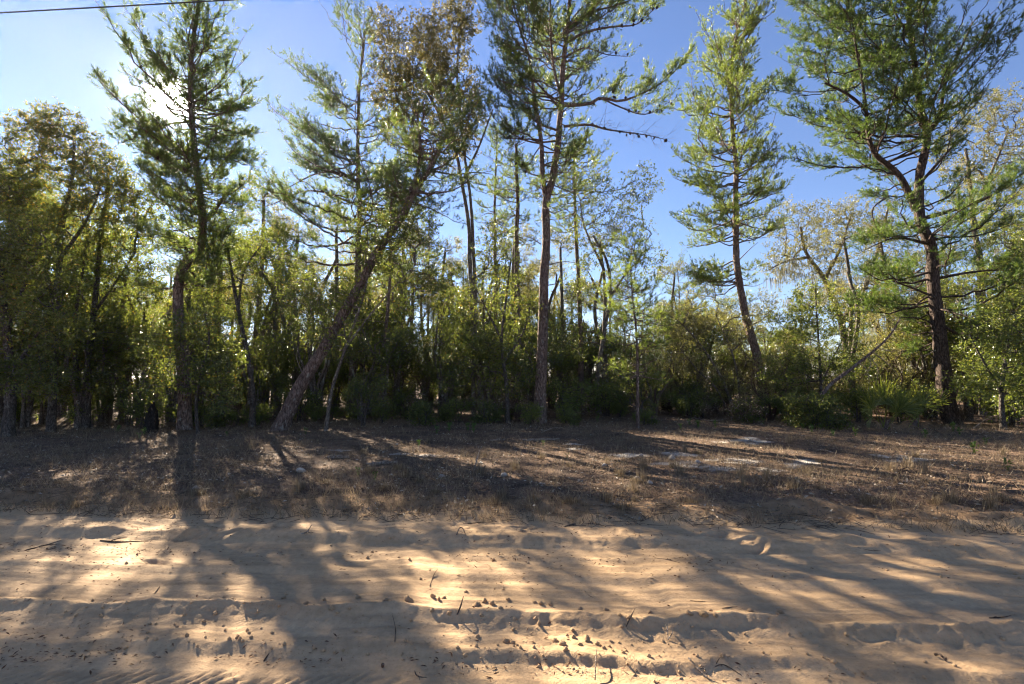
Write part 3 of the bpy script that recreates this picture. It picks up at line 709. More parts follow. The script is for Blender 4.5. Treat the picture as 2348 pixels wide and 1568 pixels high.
oak_px('oak_tree', 'slim leaning oak with a dark bare stem, left of the leaning pine', 13.4,
       [([(578, 978), (577, 890), (564, 800), (546, 705), (532, 640), (520, 560)], .085, .03), ([(546, 705), (560, 620), (600, 560)], .035, .015)],
       [(530, 590, 80, 60), (470, 640, 70, 60), (600, 620, 70, 60), (520, 690, 70, 50), (620, 560, 50, 40)], 230, 26, M['oak'], M['dark_bark'], seed=43)
oak_px('oak_tree', 'spreading evergreen oak with leaves hanging across the leaning trunk', 12.6,
       [([(745, 984), (760, 900), (790, 800), (830, 690), (850, 600)], .05, .02), ([(790, 800), (850, 720), (910, 650), (960, 600)], .03, .012)],
       [(860, 590, 60, 50), (800, 660, 60, 50), (930, 590, 70, 55), (870, 520, 70, 50), (960, 520, 60, 60), (760, 760, 60, 60), (700, 700, 60, 60), (1000, 640, 60, 50)], 420, 30, M['oak'], M['oak_bark'], seed=45)
oak_px('oak_tree', 'dense dark evergreen oak filling the space beside the tallest pine', 14.2,
       [([(1165, 968), (1160, 880), (1150, 780), (1160, 680), (1170, 600)], .07, .025), ([(1150, 780), (1110, 700), (1080, 640)], .035, .015), ([(1155, 830), (1200, 760), (1215, 700)], .035, .015)],
       [(1150, 640, 60, 60), (1090, 700, 50, 60), (1190, 720, 45, 70), (1140, 800, 70, 60), (1070, 800, 60, 50), (1180, 860, 50, 50), (1040, 860, 50, 45), (1130, 560, 50, 50)], 430, 30, M['oak'], M['dark_bark'], seed=47)
oak_px('oak_tree', 'open branched oak with drooping limbs reaching into the blue gap', 17.5,
       [([(1372, 950), (1370, 860), (1385, 760), (1400, 680), (1390, 600), (1360, 540)], .1, .04), ([(1400, 680), (1440, 620), (1480, 590)], .05, .02), ([(1385, 620), (1340, 520), (1330, 460)], .05, .02)],
       [(1400, 470, 90, 50), (1470, 420, 50, 50), (1340, 410, 70, 60), (1450, 520, 60, 40), (1420, 580, 70, 50), (1480, 600, 60, 45), (1350, 560, 70, 60), (1330, 670, 60, 60), (1300, 760, 50, 60)], 520, 30, M['oak'], M['oak_bark'], seed=49)
pale1 = oak_px('oak_tree', 'sunlit pale oak with spreading crooked limbs draped with grey moss', 21.5,
       [([(1960, 945), (1950, 850), (1930, 740), (1890, 640), (1850, 580), (1835, 520)], .22, .05), ([(1930, 740), (1990, 640), (2020, 540), (2040, 460)], .12, .04), ([(1890, 640), (1930, 560), (1950, 490)], .08, .03), ([(1850, 590), (1800, 600), (1760, 620)], .06, .02)],
       [(1820, 510, 80, 60), (1900, 520, 90, 65), (1990, 500, 80, 70), (1850, 600, 90, 60), (1950, 620, 100, 70), (2050, 580, 70, 70), (1790, 600, 50, 50), (2000, 700, 80, 60), (1880, 690, 70, 50)], 1250, 34, M['oak_pale'], M['oak_bark'], seed=51, leaf=(.07, .03))
pale2 = oak_px('oak_tree', 'broad pale oak arching up behind the stout dark pine', 19.5,
       [([(2262, 960), (2255, 850), (2248, 740), (2252, 640), (2235, 540), (2225, 440), (2215, 340)], .2, .05), ([(2250, 640), (2310, 580), (2370, 520), (2430, 470)], .12, .05), ([(2230, 480), (2280, 380), (2310, 300)], .08, .03)],
       [(2230, 260, 60, 55), (2300, 260, 70, 70), (2200, 350, 70, 70), (2290, 370, 90, 70), (2380, 340, 70, 80), (2230, 450, 90, 70), (2340, 470, 90, 70), (2400, 560, 70, 70), (2280, 560, 70, 50)], 1100, 34, M['oak_pale'], M['oak_bark'], seed=53, leaf=(.07, .03))
oak_px('oak_tree', 'round bushy green oak between the slender pine and the fallen trunk', 15.0,
       [([(1884, 962), (1882, 880), (1878, 800), (1872, 720), (1868, 660)], .05, .018), ([(1882, 880), (1920, 800), (1950, 740)], .03, .012)],
       [(1870, 690, 60, 50), (1930, 740, 60, 50), (1820, 750, 60, 50), (1880, 820, 80, 55), (1960, 830, 50, 60), (1800, 850, 60, 50)], 430, 32, M['shrub'], M['dark_bark'], seed=55)
oak_px('oak_tree', 'dense oak with yellowing top leaves in the dark left thicket', 12.6,
       [([(118, 984), (122, 870), (128, 700), (140, 540), (165, 400), (170, 300)], .1, .03), ([(128, 700), (90, 580), (50, 470), (40, 380)], .06, .02), ([(135, 600), (200, 500), (230, 430)], .05, .02)],
       [(70, 330, 80, 70), (160, 330, 70, 70), (230, 420, 70, 70), (110, 450, 100, 80), (40, 430, 70, 70), (190, 520, 90, 70), (120, 280, 50, 40)], 860, 32, M['oak_yellow'], M['dark_bark'], seed=57)
oak_px('oak_tree', 'dark evergreen oak with heavy low foliage in the left thicket', 11.6,
       [([(20, 996), (22, 880), (10, 720), (-10, 560), (-20, 430)], .12, .04), ([(14, 760), (60, 640), (90, 560)], .05, .02), ([(22, 860), (90, 760), (140, 700)], .04, .015)],
       [(-20, 420, 80, 80), (40, 560, 100, 80), (-30, 640, 90, 90), (110, 640, 80, 70), (40, 740, 100, 70), (140, 760, 70, 60), (-20, 840, 90, 60), (80, 860, 80, 50)], 980, 32, M['oak'], M['dark_bark'], seed=59)
oak_px('oak_tree', 'two stemmed oak standing just right of the dark left thicket', 13.6,
       [([(196, 976), (200, 870), (214, 720), (226, 600), (240, 480), (250, 380)], .11, .03), ([(186, 976), (176, 870), (170, 740), (186, 640), (200, 560)], .08, .03), ([(214, 720), (270, 640), (310, 580)], .04, .015)],
       [(240, 400, 60, 60), (290, 520, 80, 70), (210, 600, 80, 70), (320, 640, 70, 60), (180, 740, 70, 70), (270, 760, 80, 60), (330, 460, 50, 60), (240, 860, 70, 45)], 800, 32, M['oak'], M['dark_bark'], seed=61)
oak_px('oak_tree', 'small shaded oak with drooping leaves around the base of the crooked pine', 12.0,
       [([(455, 990), (450, 920), (462, 850), (480, 780), (470, 720)], .04, .015), ([(462, 850), (420, 800), (390, 770)], .02, .01)],
       [(470, 750, 70, 50), (400, 770, 60, 50), (500, 830, 60, 50), (440, 860, 70, 50), (350, 800, 50, 50), (360, 880, 50, 40), (510, 900, 50, 40)], 360, 30, M['oak'], M['dark_bark'], seed=63)
oak_px('oak_tree', 'bushy sunlit green oak at the right end of the clearing', 13.0,
       [([(2300, 985), (2296, 900), (2310, 800), (2330, 720)], .07, .025), ([(2296, 900), (2250, 820), (2220, 760)], .035, .015)],
       [(2330, 720, 80, 50), (2260, 770, 60, 50), (2380, 800, 80, 60), (2300, 850, 80, 55), (2230, 880, 45, 45), (2370, 910, 70, 50)], 480, 32, M['shrub'], M['dark_bark'], seed=65)
oak_px('oak_tree', 'tangled arching oak with pale bare stems sweeping left from one base', 16.2,
       [([(1690, 948), (1660, 880), (1620, 810), (1570, 750), (1530, 720)], .055, .02), ([(1680, 948), (1640, 890), (1600, 850), (1560, 800)], .04, .015), ([(1700, 948), (1690, 860), (1670, 790), (1640, 720)], .04, .015)],
       [(1560, 720, 70, 40), (1620, 700, 60, 45), (1660, 760, 60, 50), (1550, 800, 60, 45), (1600, 830, 60, 40), (1720, 740, 50, 50), (1760, 700, 40, 40), (1610, 640, 50, 35)], 430, 30, M['oak_pale'], M['oak_bark'], seed=67, leaf=(.055, .024))
rm = np.random.default_rng(99)
for tr_, cs in ((pale1, [(1900, 640, 21.5, 60, 40), (1860, 660, 21.2, 40, 40), (1980, 690, 21.3, 80, 50), (2030, 640, 21.6, 50, 60), (1790, 620, 21., 30, 30), (2050, 740, 21, 60, 40)]), (pale2, [(2240, 620, 19.3, 50, 50), (2320, 640, 19.2, 50, 50)])):
    mb = MB(); b_ = np.array(tr_.location)
    for u, v, Yq, ru, rv in cs:
        for k in range(9):
            q = at(u + rm.normal() * ru * .6, v + rm.normal() * rv * .6, Yq + rm.normal() * .8); n = 26; A = q + rm.normal(size=(n, 3)) * [.12, .12, .05]; ln = rm.uniform(.2, .75, n)
            B = A + np.stack([rm.normal(size=n) * .05, rm.normal(size=n) * .05, -ln], 1); ribs(mb, A, B, .011)
    tag(mesh_obj('hanging_moss', mb.mesh('hanging_moss', False, b_), M['moss'], tr_), kind='stuff')
print('tris after heroes', TRI[0])

# ------------------------------------------------------------------ thicket: understorey shrubs and the trees further in
def local_oak(name, seed, h, wd, stems, ntgt, per, leafmat, barkmat, label, cat, group, leaf=(.066, .031), low=.25):
    rgn = np.random.default_rng(seed); TR = []
    for i in range(stems):
        a = rgn.uniform(0, 6.28); lean = rgn.uniform(.05, .35) * wd
        b = np.array([math.cos(a), math.sin(a), 0]) * .08 * (i > 0)
        k = np.array([math.cos(a), math.sin(a), 0]) * lean; zz = h * rgn.uniform(.55, .8)
        P = np.array([b + [0, 0, -.12], b + k * .2 + [0, 0, zz * .35], b + k * .6 + rgn.normal(size=3) * .05 * h + [0, 0, zz * .7], b + k + [0, 0, zz]])
        TR.append((P, .012 * h + .012, .006 * h))
    BL = []
    for i in range(7):
        a = rgn.uniform(0, 6.28); rr = rgn.uniform(.15, .55) * wd; z = h * rgn.uniform(low + .08, .88)
        s = rgn.uniform(.28, .5) * wd * .8
        BL.append((np.array([math.cos(a) * rr, math.sin(a) * rr, z]), (s, s, min(s * .75, z * .75, h - z + .15)), s * s))
    parts = oak_parts(rgn, TR, BL, ntgt, per, leaf, .2, 8, .1, seed)
    return finish_oak(name, label, cat, group, (0, 0, 0), parts, leafmat, barkmat)

shrubs = [local_oak('shrub', 101, 1.5, 1.3, 4, 150, 30, M['shrub'], M['dark_bark'], 'x', 'shrub', 'x', low=.05),
          local_oak('shrub', 102, 2.2, 1.5, 5, 170, 30, M['oak'], M['dark_bark'], 'x', 'shrub', 'x', low=.08),
          local_oak('shrub', 103, 1.0, 1.1, 4, 110, 28, M['oak'], M['dark_bark'], 'x', 'shrub', 'x', low=.05),
          local_oak('dry_shrub', 104, 1.2, 1.1, 6, 150, 9, M['litter'], M['stick'], 'x', 'shrub', 'x', low=.05)]
oaks = [local_oak('thicket_oak', 111, 5.2, 1.9, 2, 300, 30, M['oak'], M['oak_bark'], 'x', 'tree', 'x', low=.3),
        local_oak('thicket_oak', 112, 6.8, 2.2, 2, 360, 30, M['shrub'], M['oak_bark'], 'x', 'tree', 'x', low=.35),
        local_oak('thicket_oak', 113, 4.2, 1.7, 3, 260, 30, M['oak_pale'], M['oak_bark'], 'x', 'tree', 'x', low=.22)]
sapl = [local_oak('oak_sapling', 121, 7.5, 1.5, 1, 230, 20, M['oak'], M['oak_bark'], 'x', 'tree', 'x', low=.25),
        local_oak('oak_sapling', 122, 8.8, 1.7, 2, 260, 20, M['oak_pale'], M['oak_bark'], 'x', 'tree', 'x', low=.3)]
brush = [local_oak('brush_oak', 131, 3.2, 1.9, 5, 300, 20, M['shrub'], M['oak_bark'], 'x', 'tree', 'x', (.066, .031), .10),
         local_oak('brush_oak', 132, 3.9, 1.8, 6, 300, 20, M['oak'], M['oak_bark'], 'x', 'tree', 'x', (.066, .031), .16),
         local_oak('brush_oak', 133, 2.6, 2.0, 7, 330, 16, M['oak_pale'], M['stick'], 'x', 'tree', 'x', (.06, .028), .08)]
KIND = {brush[0].name: 'many stemmed green brush oak', brush[1].name: 'many stemmed dark brush oak', brush[2].name: 'twiggy pale brush oak', shrubs[0].name: 'bright green leafy shrub', shrubs[1].name: 'tall dark green shrub', shrubs[2].name: 'low rounded evergreen shrub', shrubs[3].name: 'brown half bare shrub',
        oaks[0].name: 'two stemmed evergreen oak', oaks[1].name: 'tall bushy green oak', oaks[2].name: 'pale leaved three stemmed oak', sapl[0].name: 'slim dark leaved oak sapling', sapl[1].name: 'slim pale leaved oak sapling'}
LAND = [(60, 'the dark left thicket'), (200, 'the two stemmed oak'), (345, 'the charred stump'), (425, 'the crooked pine'), (578, 'the slim leaning oak'), (690, 'the leaning pine'), (815, 'the straight grey pine'), (885, 'the thin pinkish pine'), (1090, 'the bronze twin stemmed oak'), (1243, 'the tallest pine'), (1330, 'the pale barked pine'), (1461, 'the young feathery pine'), (1650, 'the arching oak'), (1735, 'the slender curved pine'), (1880, 'the round bushy oak'), (1970, 'the slanting broken trunk'), (2060, 'the palmettos'), (2165, 'the stout dark pine'), (2310, 'the bushy sunlit oak')]
def gz(x, y): return float(hgt(x, y))
used = set(); r2 = np.random.default_rng(77)
def put(src, x, Y, sc, rz=None):
    u = 1173.5 + x / Y * F
    du, nm = min((abs(u - a), n) for a, n in LAND)
    where = ('close beside ' if du < 45 and Y < 16.5 else 'at the wood edge near ' if Y < 16.5 else 'a little way behind ' if Y < 22 else 'deep in the wood behind ' if Y < 36 else 'far back in the wood behind ') + nm
    kn = KIND[src.name if src.name in KIND else src['kindname']]; lab = kn + ' ' + where; grp = kn + ' in the wood'
    rz = r2.uniform(0, 6.28) if rz is None else rz
    if src.name not in used:
        used.add(src.name); src['kindname'] = src.name; src.location = (x, Y, gz(x, Y)); src.rotation_euler.z = rz; src.scale = (sc,) * 3; return tag(src, lab, None, grp)
    return copy_tree(src, (x, Y, gz(x, Y)), rz, sc, lab, grp)
for k in range(27):
    u = -60 + 2470 * (k + r2.uniform(0, 1)) / 27
    Y = r2.uniform(13.2, 16.5) - (1.2 if u < 420 or u > 2230 else 0)
    if 1230 < u < 1700 and r2.random() < .3: Y += 3
    if 1840 < u < 2170: Y = max(Y, 15.2)
    kind = r2.choice([0, 1, 2, 3], p=[.40, .06, .36, .18])
    put(shrubs[kind], (u - 1173.5) / F * Y, Y, r2.uniform(.6, 1.0))
for k in range(76):
    Y = r2.uniform(17.5, 38); u = r2.uniform(-80, 2430)
    put(shrubs[r2.choice([0, 1, 1, 2, 3, 3])], (u - 1173.5) / F * Y, Y, r2.uniform(.7, 1.35))
for k in range(52):
    Y = 17.0 + 33 * ((k + r2.random()) / 52) ** 0.95; u = r2.uniform(-120, 2470)
    put(oaks[r2.integers(0, 3)], (u - 1173.5) / F * Y, Y, r2.uniform(.7, 1.15))
for k in range(54):
    Y = 48 + 26 * r2.random(); u = -150 + 2650 * (k + r2.random()) / 54
    put(oaks[r2.integers(0, 3)], (u - 1173.5) / F * Y, Y, r2.uniform(.9, 1.35))
for k in range(46):
    Y = 15.5 + 17 * r2.random(); u = -60 + 2460 * (k + r2.random()) / 46
    if 1480 < u < 1900: Y += 9
    if 380 < u < 820 and k % 3: continue
    put(sapl[k % 2], (u - 1173.5) / F * Y, Y, r2.uniform(.65, 1.12))
for k in range(46):
    u = -60 + 2470 * (k + r2.random()) / 46; Y = r2.uniform(15.0, 19.0)
    if u < 300 or u > 2230: Y -= 2
    if 1230 < u < 1480: Y += 3
    if 1840 < u < 2150: Y = max(Y, 16.5)
    kd = r2.choice([0, 0, 1]) if u < 1250 or u > 2050 else r2.choice([0, 2, 2])
    put(brush[kd], (u - 1173.5) / F * Y, Y, r2.uniform(.75, 1.2))
for k in range(66):
    Y = r2.uniform(19, 48); u = -60 + 2470 * (k + r2.random()) / 66
    put(brush[r2.integers(0, 3)], (u - 1173.5) / F * Y, Y, r2.uniform(.8, 1.4))
for k in range(38):
    Y = r2.uniform(20, 38); u = 400 + 900 * (k + r2.random()) / 38
    put(sapl[k % 2], (u - 1173.5) / F * Y, Y, r2.uniform(1.0, 1.35))
for k in range(22):
    Y = r2.uniform(18, 27); u = 420 + 1300 * (k + r2.random()) / 22
    put(brush[(0, 2, 2, 1)[k % 4]], (u - 1173.5) / F * Y, Y, r2.uniform(1.1, 1.6))
for k in range(24):
    Y = r2.uniform(24, 34); u = 330 + 960 * (k + r2.random()) / 24
    put(sapl[k % 2], (u - 1173.5) / F * Y, Y, r2.uniform(1.15, 1.4))
for k in range(6):
    u = 300 + 1500 * (k + r2.random()) / 6; Y = r2.uniform(14.2, 16)
    put(shrubs[3], (u - 1173.5) / F * Y, Y, r2.uniform(.6, .9))
for k in range(26):
    u = 420 + 1450 * (k + r2.random()) / 26; Y = r2.uniform(13.6, 16)
    put(shrubs[(0, 2, 0)[k % 3]], (u - 1173.5) / F * Y, Y, r2.uniform(.32, .6))
for u, Y, kd, sc in ((120, 19, 1, 1.4), (250, 20, 0, 1.5), (-70, 15, 1, 1.2)): put(oaks[kd], (u - 1173.5) / F * Y, Y, sc)
for u, Y, kd, sc in ((10, 13.2, 0, 1.05), (-60, 12.6, 1, 1.0), (180, 15.8, 0, 1.05), (285, 17.5, 0, 1.1), (2290, 15.0, 1, .95), (2400, 14.0, 0, 1.1), (2340, 17.5, 1, 1.1), (2060, 19, 2, 1.3), (2130, 20, 1, 1.0)): put(oaks[kd], (u - 1173.5) / F * Y, Y, sc)
for u, Y, kd, sc in ((1862, 13.2, 0, .75), (1885, 13.0, 2, .8), (1830, 13.6, 2, .9)): put(shrubs[kd], (u - 1173.5) / F * Y, Y, sc)
for u, Y, kd, sc in ((60, 14.5, 1, 1.1), (250, 15.5, 1, 1.0), (330, 14.6, 0, .9), (-40, 13.5, 0, 1.1), (640, 17, 1, 1.0), (2360, 15.5, 1, 1.1), (2210, 16, 0, 1.0), (2120, 17, 2, 1.1), (150, 17, 1, 1.1), (430, 18, 1, 1.1), (1560, 18, 2, 1.), (1700, 20, 2, 1.1), (1010, 17.5, 0, 1.)):
    put(oaks[kd], (u - 1173.5) / F * Y, Y, sc)
for o_ in bpy.data.objects:
    if 'kindname' in o_: del o_['kindname']
# pines standing further back
back = [o_ for o_ in bpy.data.objects if o_.name.startswith('pine_tree') and o_.get('label', '').startswith(('slim pale', 'thin dark', 'grey pine', 'straight grey'))]
for k, (u, Y, sc) in enumerate(((40, 24, .8), (300, 30, .9), (980, 30, .95), (1400, 32, .8), (1560, 44, .8), (2020, 36, .9), (2180, 30, .9), (1060, 38, 1.), (860, 40, 1.), (180, 36, 1.))):
    x = (u - 1173.5) / F * Y; nm = min((abs(u - a), n) for a, n in LAND)[1]
    copy_tree(back[k % 4], (x, Y, gz(x, Y)), r2.uniform(0, 6.28), sc, 'tall thin pine standing back in the wood beyond ' + nm, 'pines standing back in the wood')

# ------------------------------------------------------------------ fallen trunk, stump, palmettos
def simple_tube(L, R, sides=8, bark=.15, seed=0, n=16):
    mb = MB(); q = smooth_path(np.array(L), n); tube(mb, q, np.interp(np.linspace(0, 1, n), np.linspace(0, 1, len(R)), R), sides, bark, seed); return mb, q
Yf = 13.7
ft = pts_px([(1838, 948), (1893, 893), (1952, 845), (2012, 796), (2042, 765), (2064, 728)], Yf); ft[0, 2] = gz(ft[0, 0], ft[0, 1]) - .05
fr = root('leaning_dead_tree', ft[0], 'broken bare trunk propped at a slant among the shrubs', 'dead tree')
mb, q = simple_tube(ft, [.055, .052, .048, .04, .028, .015], 12, .2, 4, 40); mesh_obj('trunk', mb.mesh('trunk', True, ft[0]), M['pine_bark'], fr)
for L in ([(1985, 818), (1996, 830), (1990, 850), (1984, 862)], [(1968, 832), (1985, 845), (1992, 872), (1988, 905)], [(2010, 798), (2040, 805), (2062, 812)], [(2000, 806), (2030, 830), (2050, 850), (2062, 872)], [(1990, 815), (2012, 845), (2008, 880)]):
    mb, _ = simple_tube(pts_px(L, Yf - .1), [.016, .01, .004], 5, 0, 1, 10); mesh_obj('dead_branch', mb.mesh('dead_branch', True, ft[0]), M['dead_wood'], fr)

sb = hit(345, 992); srt = root('charred_stump', sb, 'black charred jagged stump at the foot of the left thicket', 'stump'); srt.scale = (.72, .72, .85)
mb = MB(); n = 16; zz = np.linspace(-.1, .92, n)
tube(mb, np.stack([.06 * zz + .03 * np.sin(zz * 7), 0 * zz, zz], 1), np.interp(zz, [-.1, .05, .35, .62, .8, .92], [.26, .2, .17, .15, .07, .02]), 16, .45, 9)
mesh_obj('wood', mb.mesh('wood', True), M['char'], srt)
mb = MB(); tube(mb, np.array([[-.12, 0, .0], [-.17, .02, .3], [-.15, 0, .52]]), [.09, .07, .01], 10, .4, 3); mesh_obj('splinter', mb.mesh('splinter', True), M['char'], srt)

def frond_mesh(rgn, nl, ln, arc):
    mb = MB(); a = np.linspace(-arc, arc, nl) + rgn.normal(size=nl) * .03
    for k in range(nl):
        d = np.array([math.sin(a[k]), 0, math.cos(a[k])]); l = ln * (1 - .22 * (abs(a[k]) / arc) ** 2) * rgn.uniform(.9, 1.05)
        s = np.array([0, 0, 0.]) + d * np.linspace(.02, l, 5)[:, None]; s[:, 1] += -.10 * l * np.linspace(0, 1, 5) ** 2.2 + .015 * (k % 2)
        w = np.array([.006, .014, .015, .010, .001]); pr = np.array([d[2], 0, -d[0]])
        V = np.stack([s - pr * w[:, None], s + np.array([0, .008, 0]) * (w[:, None] / .015), s + pr * w[:, None]], 1).reshape(-1, 3)
        i = np.arange(4)[:, None] * 3
        mb.add(V, np.concatenate([i + np.array([[0, 1, 4, 3]]), i + np.array([[1, 2, 5, 4]])]))
    return mb.mesh('frond', False)
mb = MB(); tube(mb, np.array([[0, .0, .03], [0, .01, -.25], [0, .05, -.62]]), [.006, .008, .01], 5); PET = mb.mesh('petiole', True)
rp = np.random.default_rng(5); FM = [frond_mesh(rp, 19, .58, 1.7), frond_mesh(rp, 17, .54, 1.5), frond_mesh(rp, 14, .50, 1.2)]
FD = frond_mesh(rp, 6, .34, .8)
def palmetto(px, label, fr, dead):
    b = hit(*px); r = root('palmetto', b, label, 'palmetto')
    mb = MB(); tube(mb, np.array([[-.1, .0, -.06], [.0, .02, .08], [.08, .02, .2], [.12, 0, .28]]), [.045, .05, .045, .02], 10, .4, 3); mesh_obj('stem', mb.mesh('stem', True), M['red_bark'], r)
    for x, y, z, roll, tilt, yaw, sc, kd in fr:
        o = mesh_obj('frond', FM[kd], M['palmetto'], r); o.location = (x, y, z); o.rotation_euler = (tilt, roll, yaw); o.location = (x * 1.2, y - .12, z * 1.12); o.scale = (sc * 1.22,) * 3; mesh_obj('petiole', PET, M['palmetto'], o)
    for x, y, z, roll, tilt, yaw in dead:
        o = mesh_obj('dead_frond', FD.copy() if len(FD.materials) and FD.materials[0] != M['dead_frond'] else FD, M['dead_frond'], r); o.location = (x, y, z); o.rotation_euler = (tilt, roll, yaw)
    return r
palmetto((2030, 985), 'saw palmetto with a spray of fan leaves beside the stout dark pine',
         [(-.02, 0, .62, .05, .1, .1, 1.15, 0), (-.38, -.1, .5, -.75, .25, .2, 1.0, 1), (.22, -.05, .5, .35, .2, -.2, 1.0, 1), (-.2, .15, .55, -.35, -.2, .3, 1.0, 0), (-.48, -.2, .3, -1.3, .5, .1, .85, 2), (.36, .1, .48, .8, -.1, -.3, .9, 1), (.05, -.2, .42, -.1, .7, 0, .9, 2)],
         [(-.25, -.15, .2, -2.3, .5, 0), (.15, -.2, .15, 2.5, .4, .2), (-.05, -.25, .2, 3.0, .6, 0), (.35, -.1, .2, 2.1, .3, 0)])
palmetto((2098, 980), 'small saw palmetto with bright upright fan leaves, nearest the stout pine',
         [(.1, 0, .56, .45, .1, 0, 1.05, 1), (.02, .05, .5, -.1, 0, .2, .85, 2), (.55, .1, .6, .5, .1, 0, .7, 2)], [(.1, -.1, .15, 2.4, .4, 0)])

# ------------------------------------------------------------------ things lying on the verge
def blob_mesh(seed, sx, sy, sz, n=10, amp=.35, name='stone'):
    th, ph = np.meshgrid(np.linspace(0, 2 * math.pi, n, endpoint=False), np.linspace(.15, math.pi - .15, 7)); d = np.stack([np.cos(th) * np.sin(ph), np.sin(th) * np.sin(ph), np.cos(ph)], -1).reshape(-1, 3)
    rr = 1 + amp * (vnoise(d[:, 0] * 1.9 + 9 * seed + d[:, 2] * 2.3, d[:, 1] * 2.1 + d[:, 2], seed) - .5) * 2
    V = d * rr[:, None] * np.array([sx, sy, sz]); i = np.arange(6)[:, None] * n; j = np.arange(n)[None]; j2 = (j + 1) % n
    mb = MB().add(V, np.stack([i + j, i + n + j, i + n + j2, i + j2], -1).reshape(-1, 4))
    k = np.arange(n); mb.add(np.vstack([V[:n], [[0, 0, sz]]]), np.stack([k, (k + 1) % n, np.full(n, n)], -1)); mb.add(np.vstack([V[-n:], [[0, 0, -sz]]]), np.stack([(k + 1) % n, k, np.full(n, n)], -1))
    return mb.mesh(name, True)

m, nt, out, bs = nodes_of('pale_stone')
nt.links.new(ramp(nt, [(.3, (.27, .225, .18)), (.7, (.44, .39, .32))], noise(nt, 14, 6, coords(nt))), bs.inputs['Base Color']); bs.inputs['Roughness'].default_value = .9; bump(nt, bs, noise(nt, 40, 5, coords(nt)), .6, .02)
M['stone'] = m
r3 = np.random.default_rng(31)
for k, (u, v, w, lab) in enumerate(((1155, 1091, .075, 'round pale stone beside a dry grass tuft on the verge'), (1012, 1095, .07, 'flat buff stone half sunk in the verge litter'), (690, 1081, .09, 'low pale stone at the edge of the dark left verge'),
                                    (1462, 1102, .085, 'grey white stone between two dry grass tufts'), (1490, 1108, .05, 'small grey white stone beside a larger one in dry grass'), (1540, 1052, .08, 'pale flat stone in the shaded middle verge'), (1600, 1060, .06, None), (1470, 1046, .07, None), (1385, 1068, .06, None), (1240, 1112, .045, None), (1102, 1062, .05, None), (450, 1120, .05, None), (1330, 1105, .05, None), (910, 1020, .05, None))):
    p = hit(u, v); o = mesh_obj('stone', blob_mesh(k + 3, w * .8, w * .64, w * .5), M['stone']); o.location = (p[0], p[1], p[2] + w * .18); o.rotation_euler = (r3.uniform(-.2, .2), r3.uniform(-.2, .2), r3.uniform(0, 6))
    tag(o, lab or 'small pale stone lying in the verge litter', 'stone', None if lab else 'small stones on the verge')
def slab(u, v, ln, w, rz, lab, mat='dead_wood'):
    p = hit(u, v); mb = MB(); n = 12; t = np.linspace(-.5, .5, n)
    tube(mb, np.stack([t * ln, .06 * ln * np.sin(t * 4), .01 * np.cos(t * 9)], 1), w * (1 - 1.4 * np.abs(t) ** 3) * (1 + .25 * np.sin(t * 17)), 8, .35, int(u) % 50)
    o = mesh_obj('weathered_log', mb.mesh('weathered_log', True), M[mat], None, (p[0], p[1], p[2] + w * .35)); o.rotation_euler = (0, 0, rz); o.scale = (1, 1, .7)
    tag(o, lab, 'log')
slab(1240, 1010, .85, .05, .05, 'grey weathered log lying in front of the tallest pine')
slab(1140, 1010, .35, .035, .2, 'short grey piece of rotten wood left of the weathered log')
slab(876, 1064, .5, .045, .15, 'pale slab of rotten wood on the verge before the leaning pine')
slab(772, 1050, .4, .045, .1, 'whitish broken wood piece on the shaded verge')
slab(1310, 1205, .3, .012, .3, 'small dark bark strip on the pale sand edge', 'stick')

def stick(P, r, mat, label, cat='stick', group=None, name='fallen_stick', sides=6, fork=None):
    base = np.array(P[0]); rt = None
    mb, q = simple_tube(P, [r, r * .9, r * .4], sides, .15, 3, 14)
    if fork is None:
        o = mesh_obj(name, mb.mesh(name, True, base), M[mat], None, tuple(base)); return tag(o, label, cat, group)
    rt = root(name, base, label, cat, group); mesh_obj('stem', mb.mesh('stem', True, base), M[mat], rt)
    mb, _ = simple_tube(fork, [r * .8, r * .6, r * .3], sides, .1, 3, 10); mesh_obj('side_twig', mb.mesh('side_twig', True, base), M[mat], rt)
    return rt
def gp(u, v, up=.01): p = hit(u, v); return np.array([p[0], p[1], p[2] + up])
stick([gp(1240, 994, .02), gp(1262, 988, .06), gp(1280, 984, .05), gp(1290, 982, .02)], .014, 'dead_wood', 'pale curved stick at the foot of the tallest pine')
stick([gp(1872, 1034, .02), gp(1890, 1037, .04), gp(1908, 1039, .02)], .012, 'dead_wood', 'bleached straight stick on the sunlit right verge')
stick([gp(1085, 1084, .0), gp(1092, 1075, .12), gp(1098, 1066, .22), gp(1104, 1060, .27)], .011, 'dead_wood', 'upright bent pale stick in the middle verge')
stick([gp(2230, 985, .03), gp(2265, 980, .25), gp(2300, 985, .42)], .014, 'dead_wood', 'long pale stick leaning beside the stout pine')
stick([gp(225, 1136, .02), gp(245, 1131, .03)], .012, 'dead_wood', 'short white stick on the dark left bank')
stick([gp(348, 1119, .02), gp(362, 1114, .04)], .011, 'dead_wood', 'small whitish twig fragment on the left bank', fork=[gp(352, 1117, .02), gp(350, 1112, .05)])
stick([gp(1565, 955, .05), gp(1630, 968, .05), gp(1690, 962, .1)], .018, 'dead_wood', 'long thin grey stick lying before the arching oak')
stick([gp(1420, 900, .1), gp(1530, 928, .15), gp(1600, 952, .05)], .03, 'dark_bark' if False else 'dead_wood', 'fallen limb slanting down into the shaded clearing')
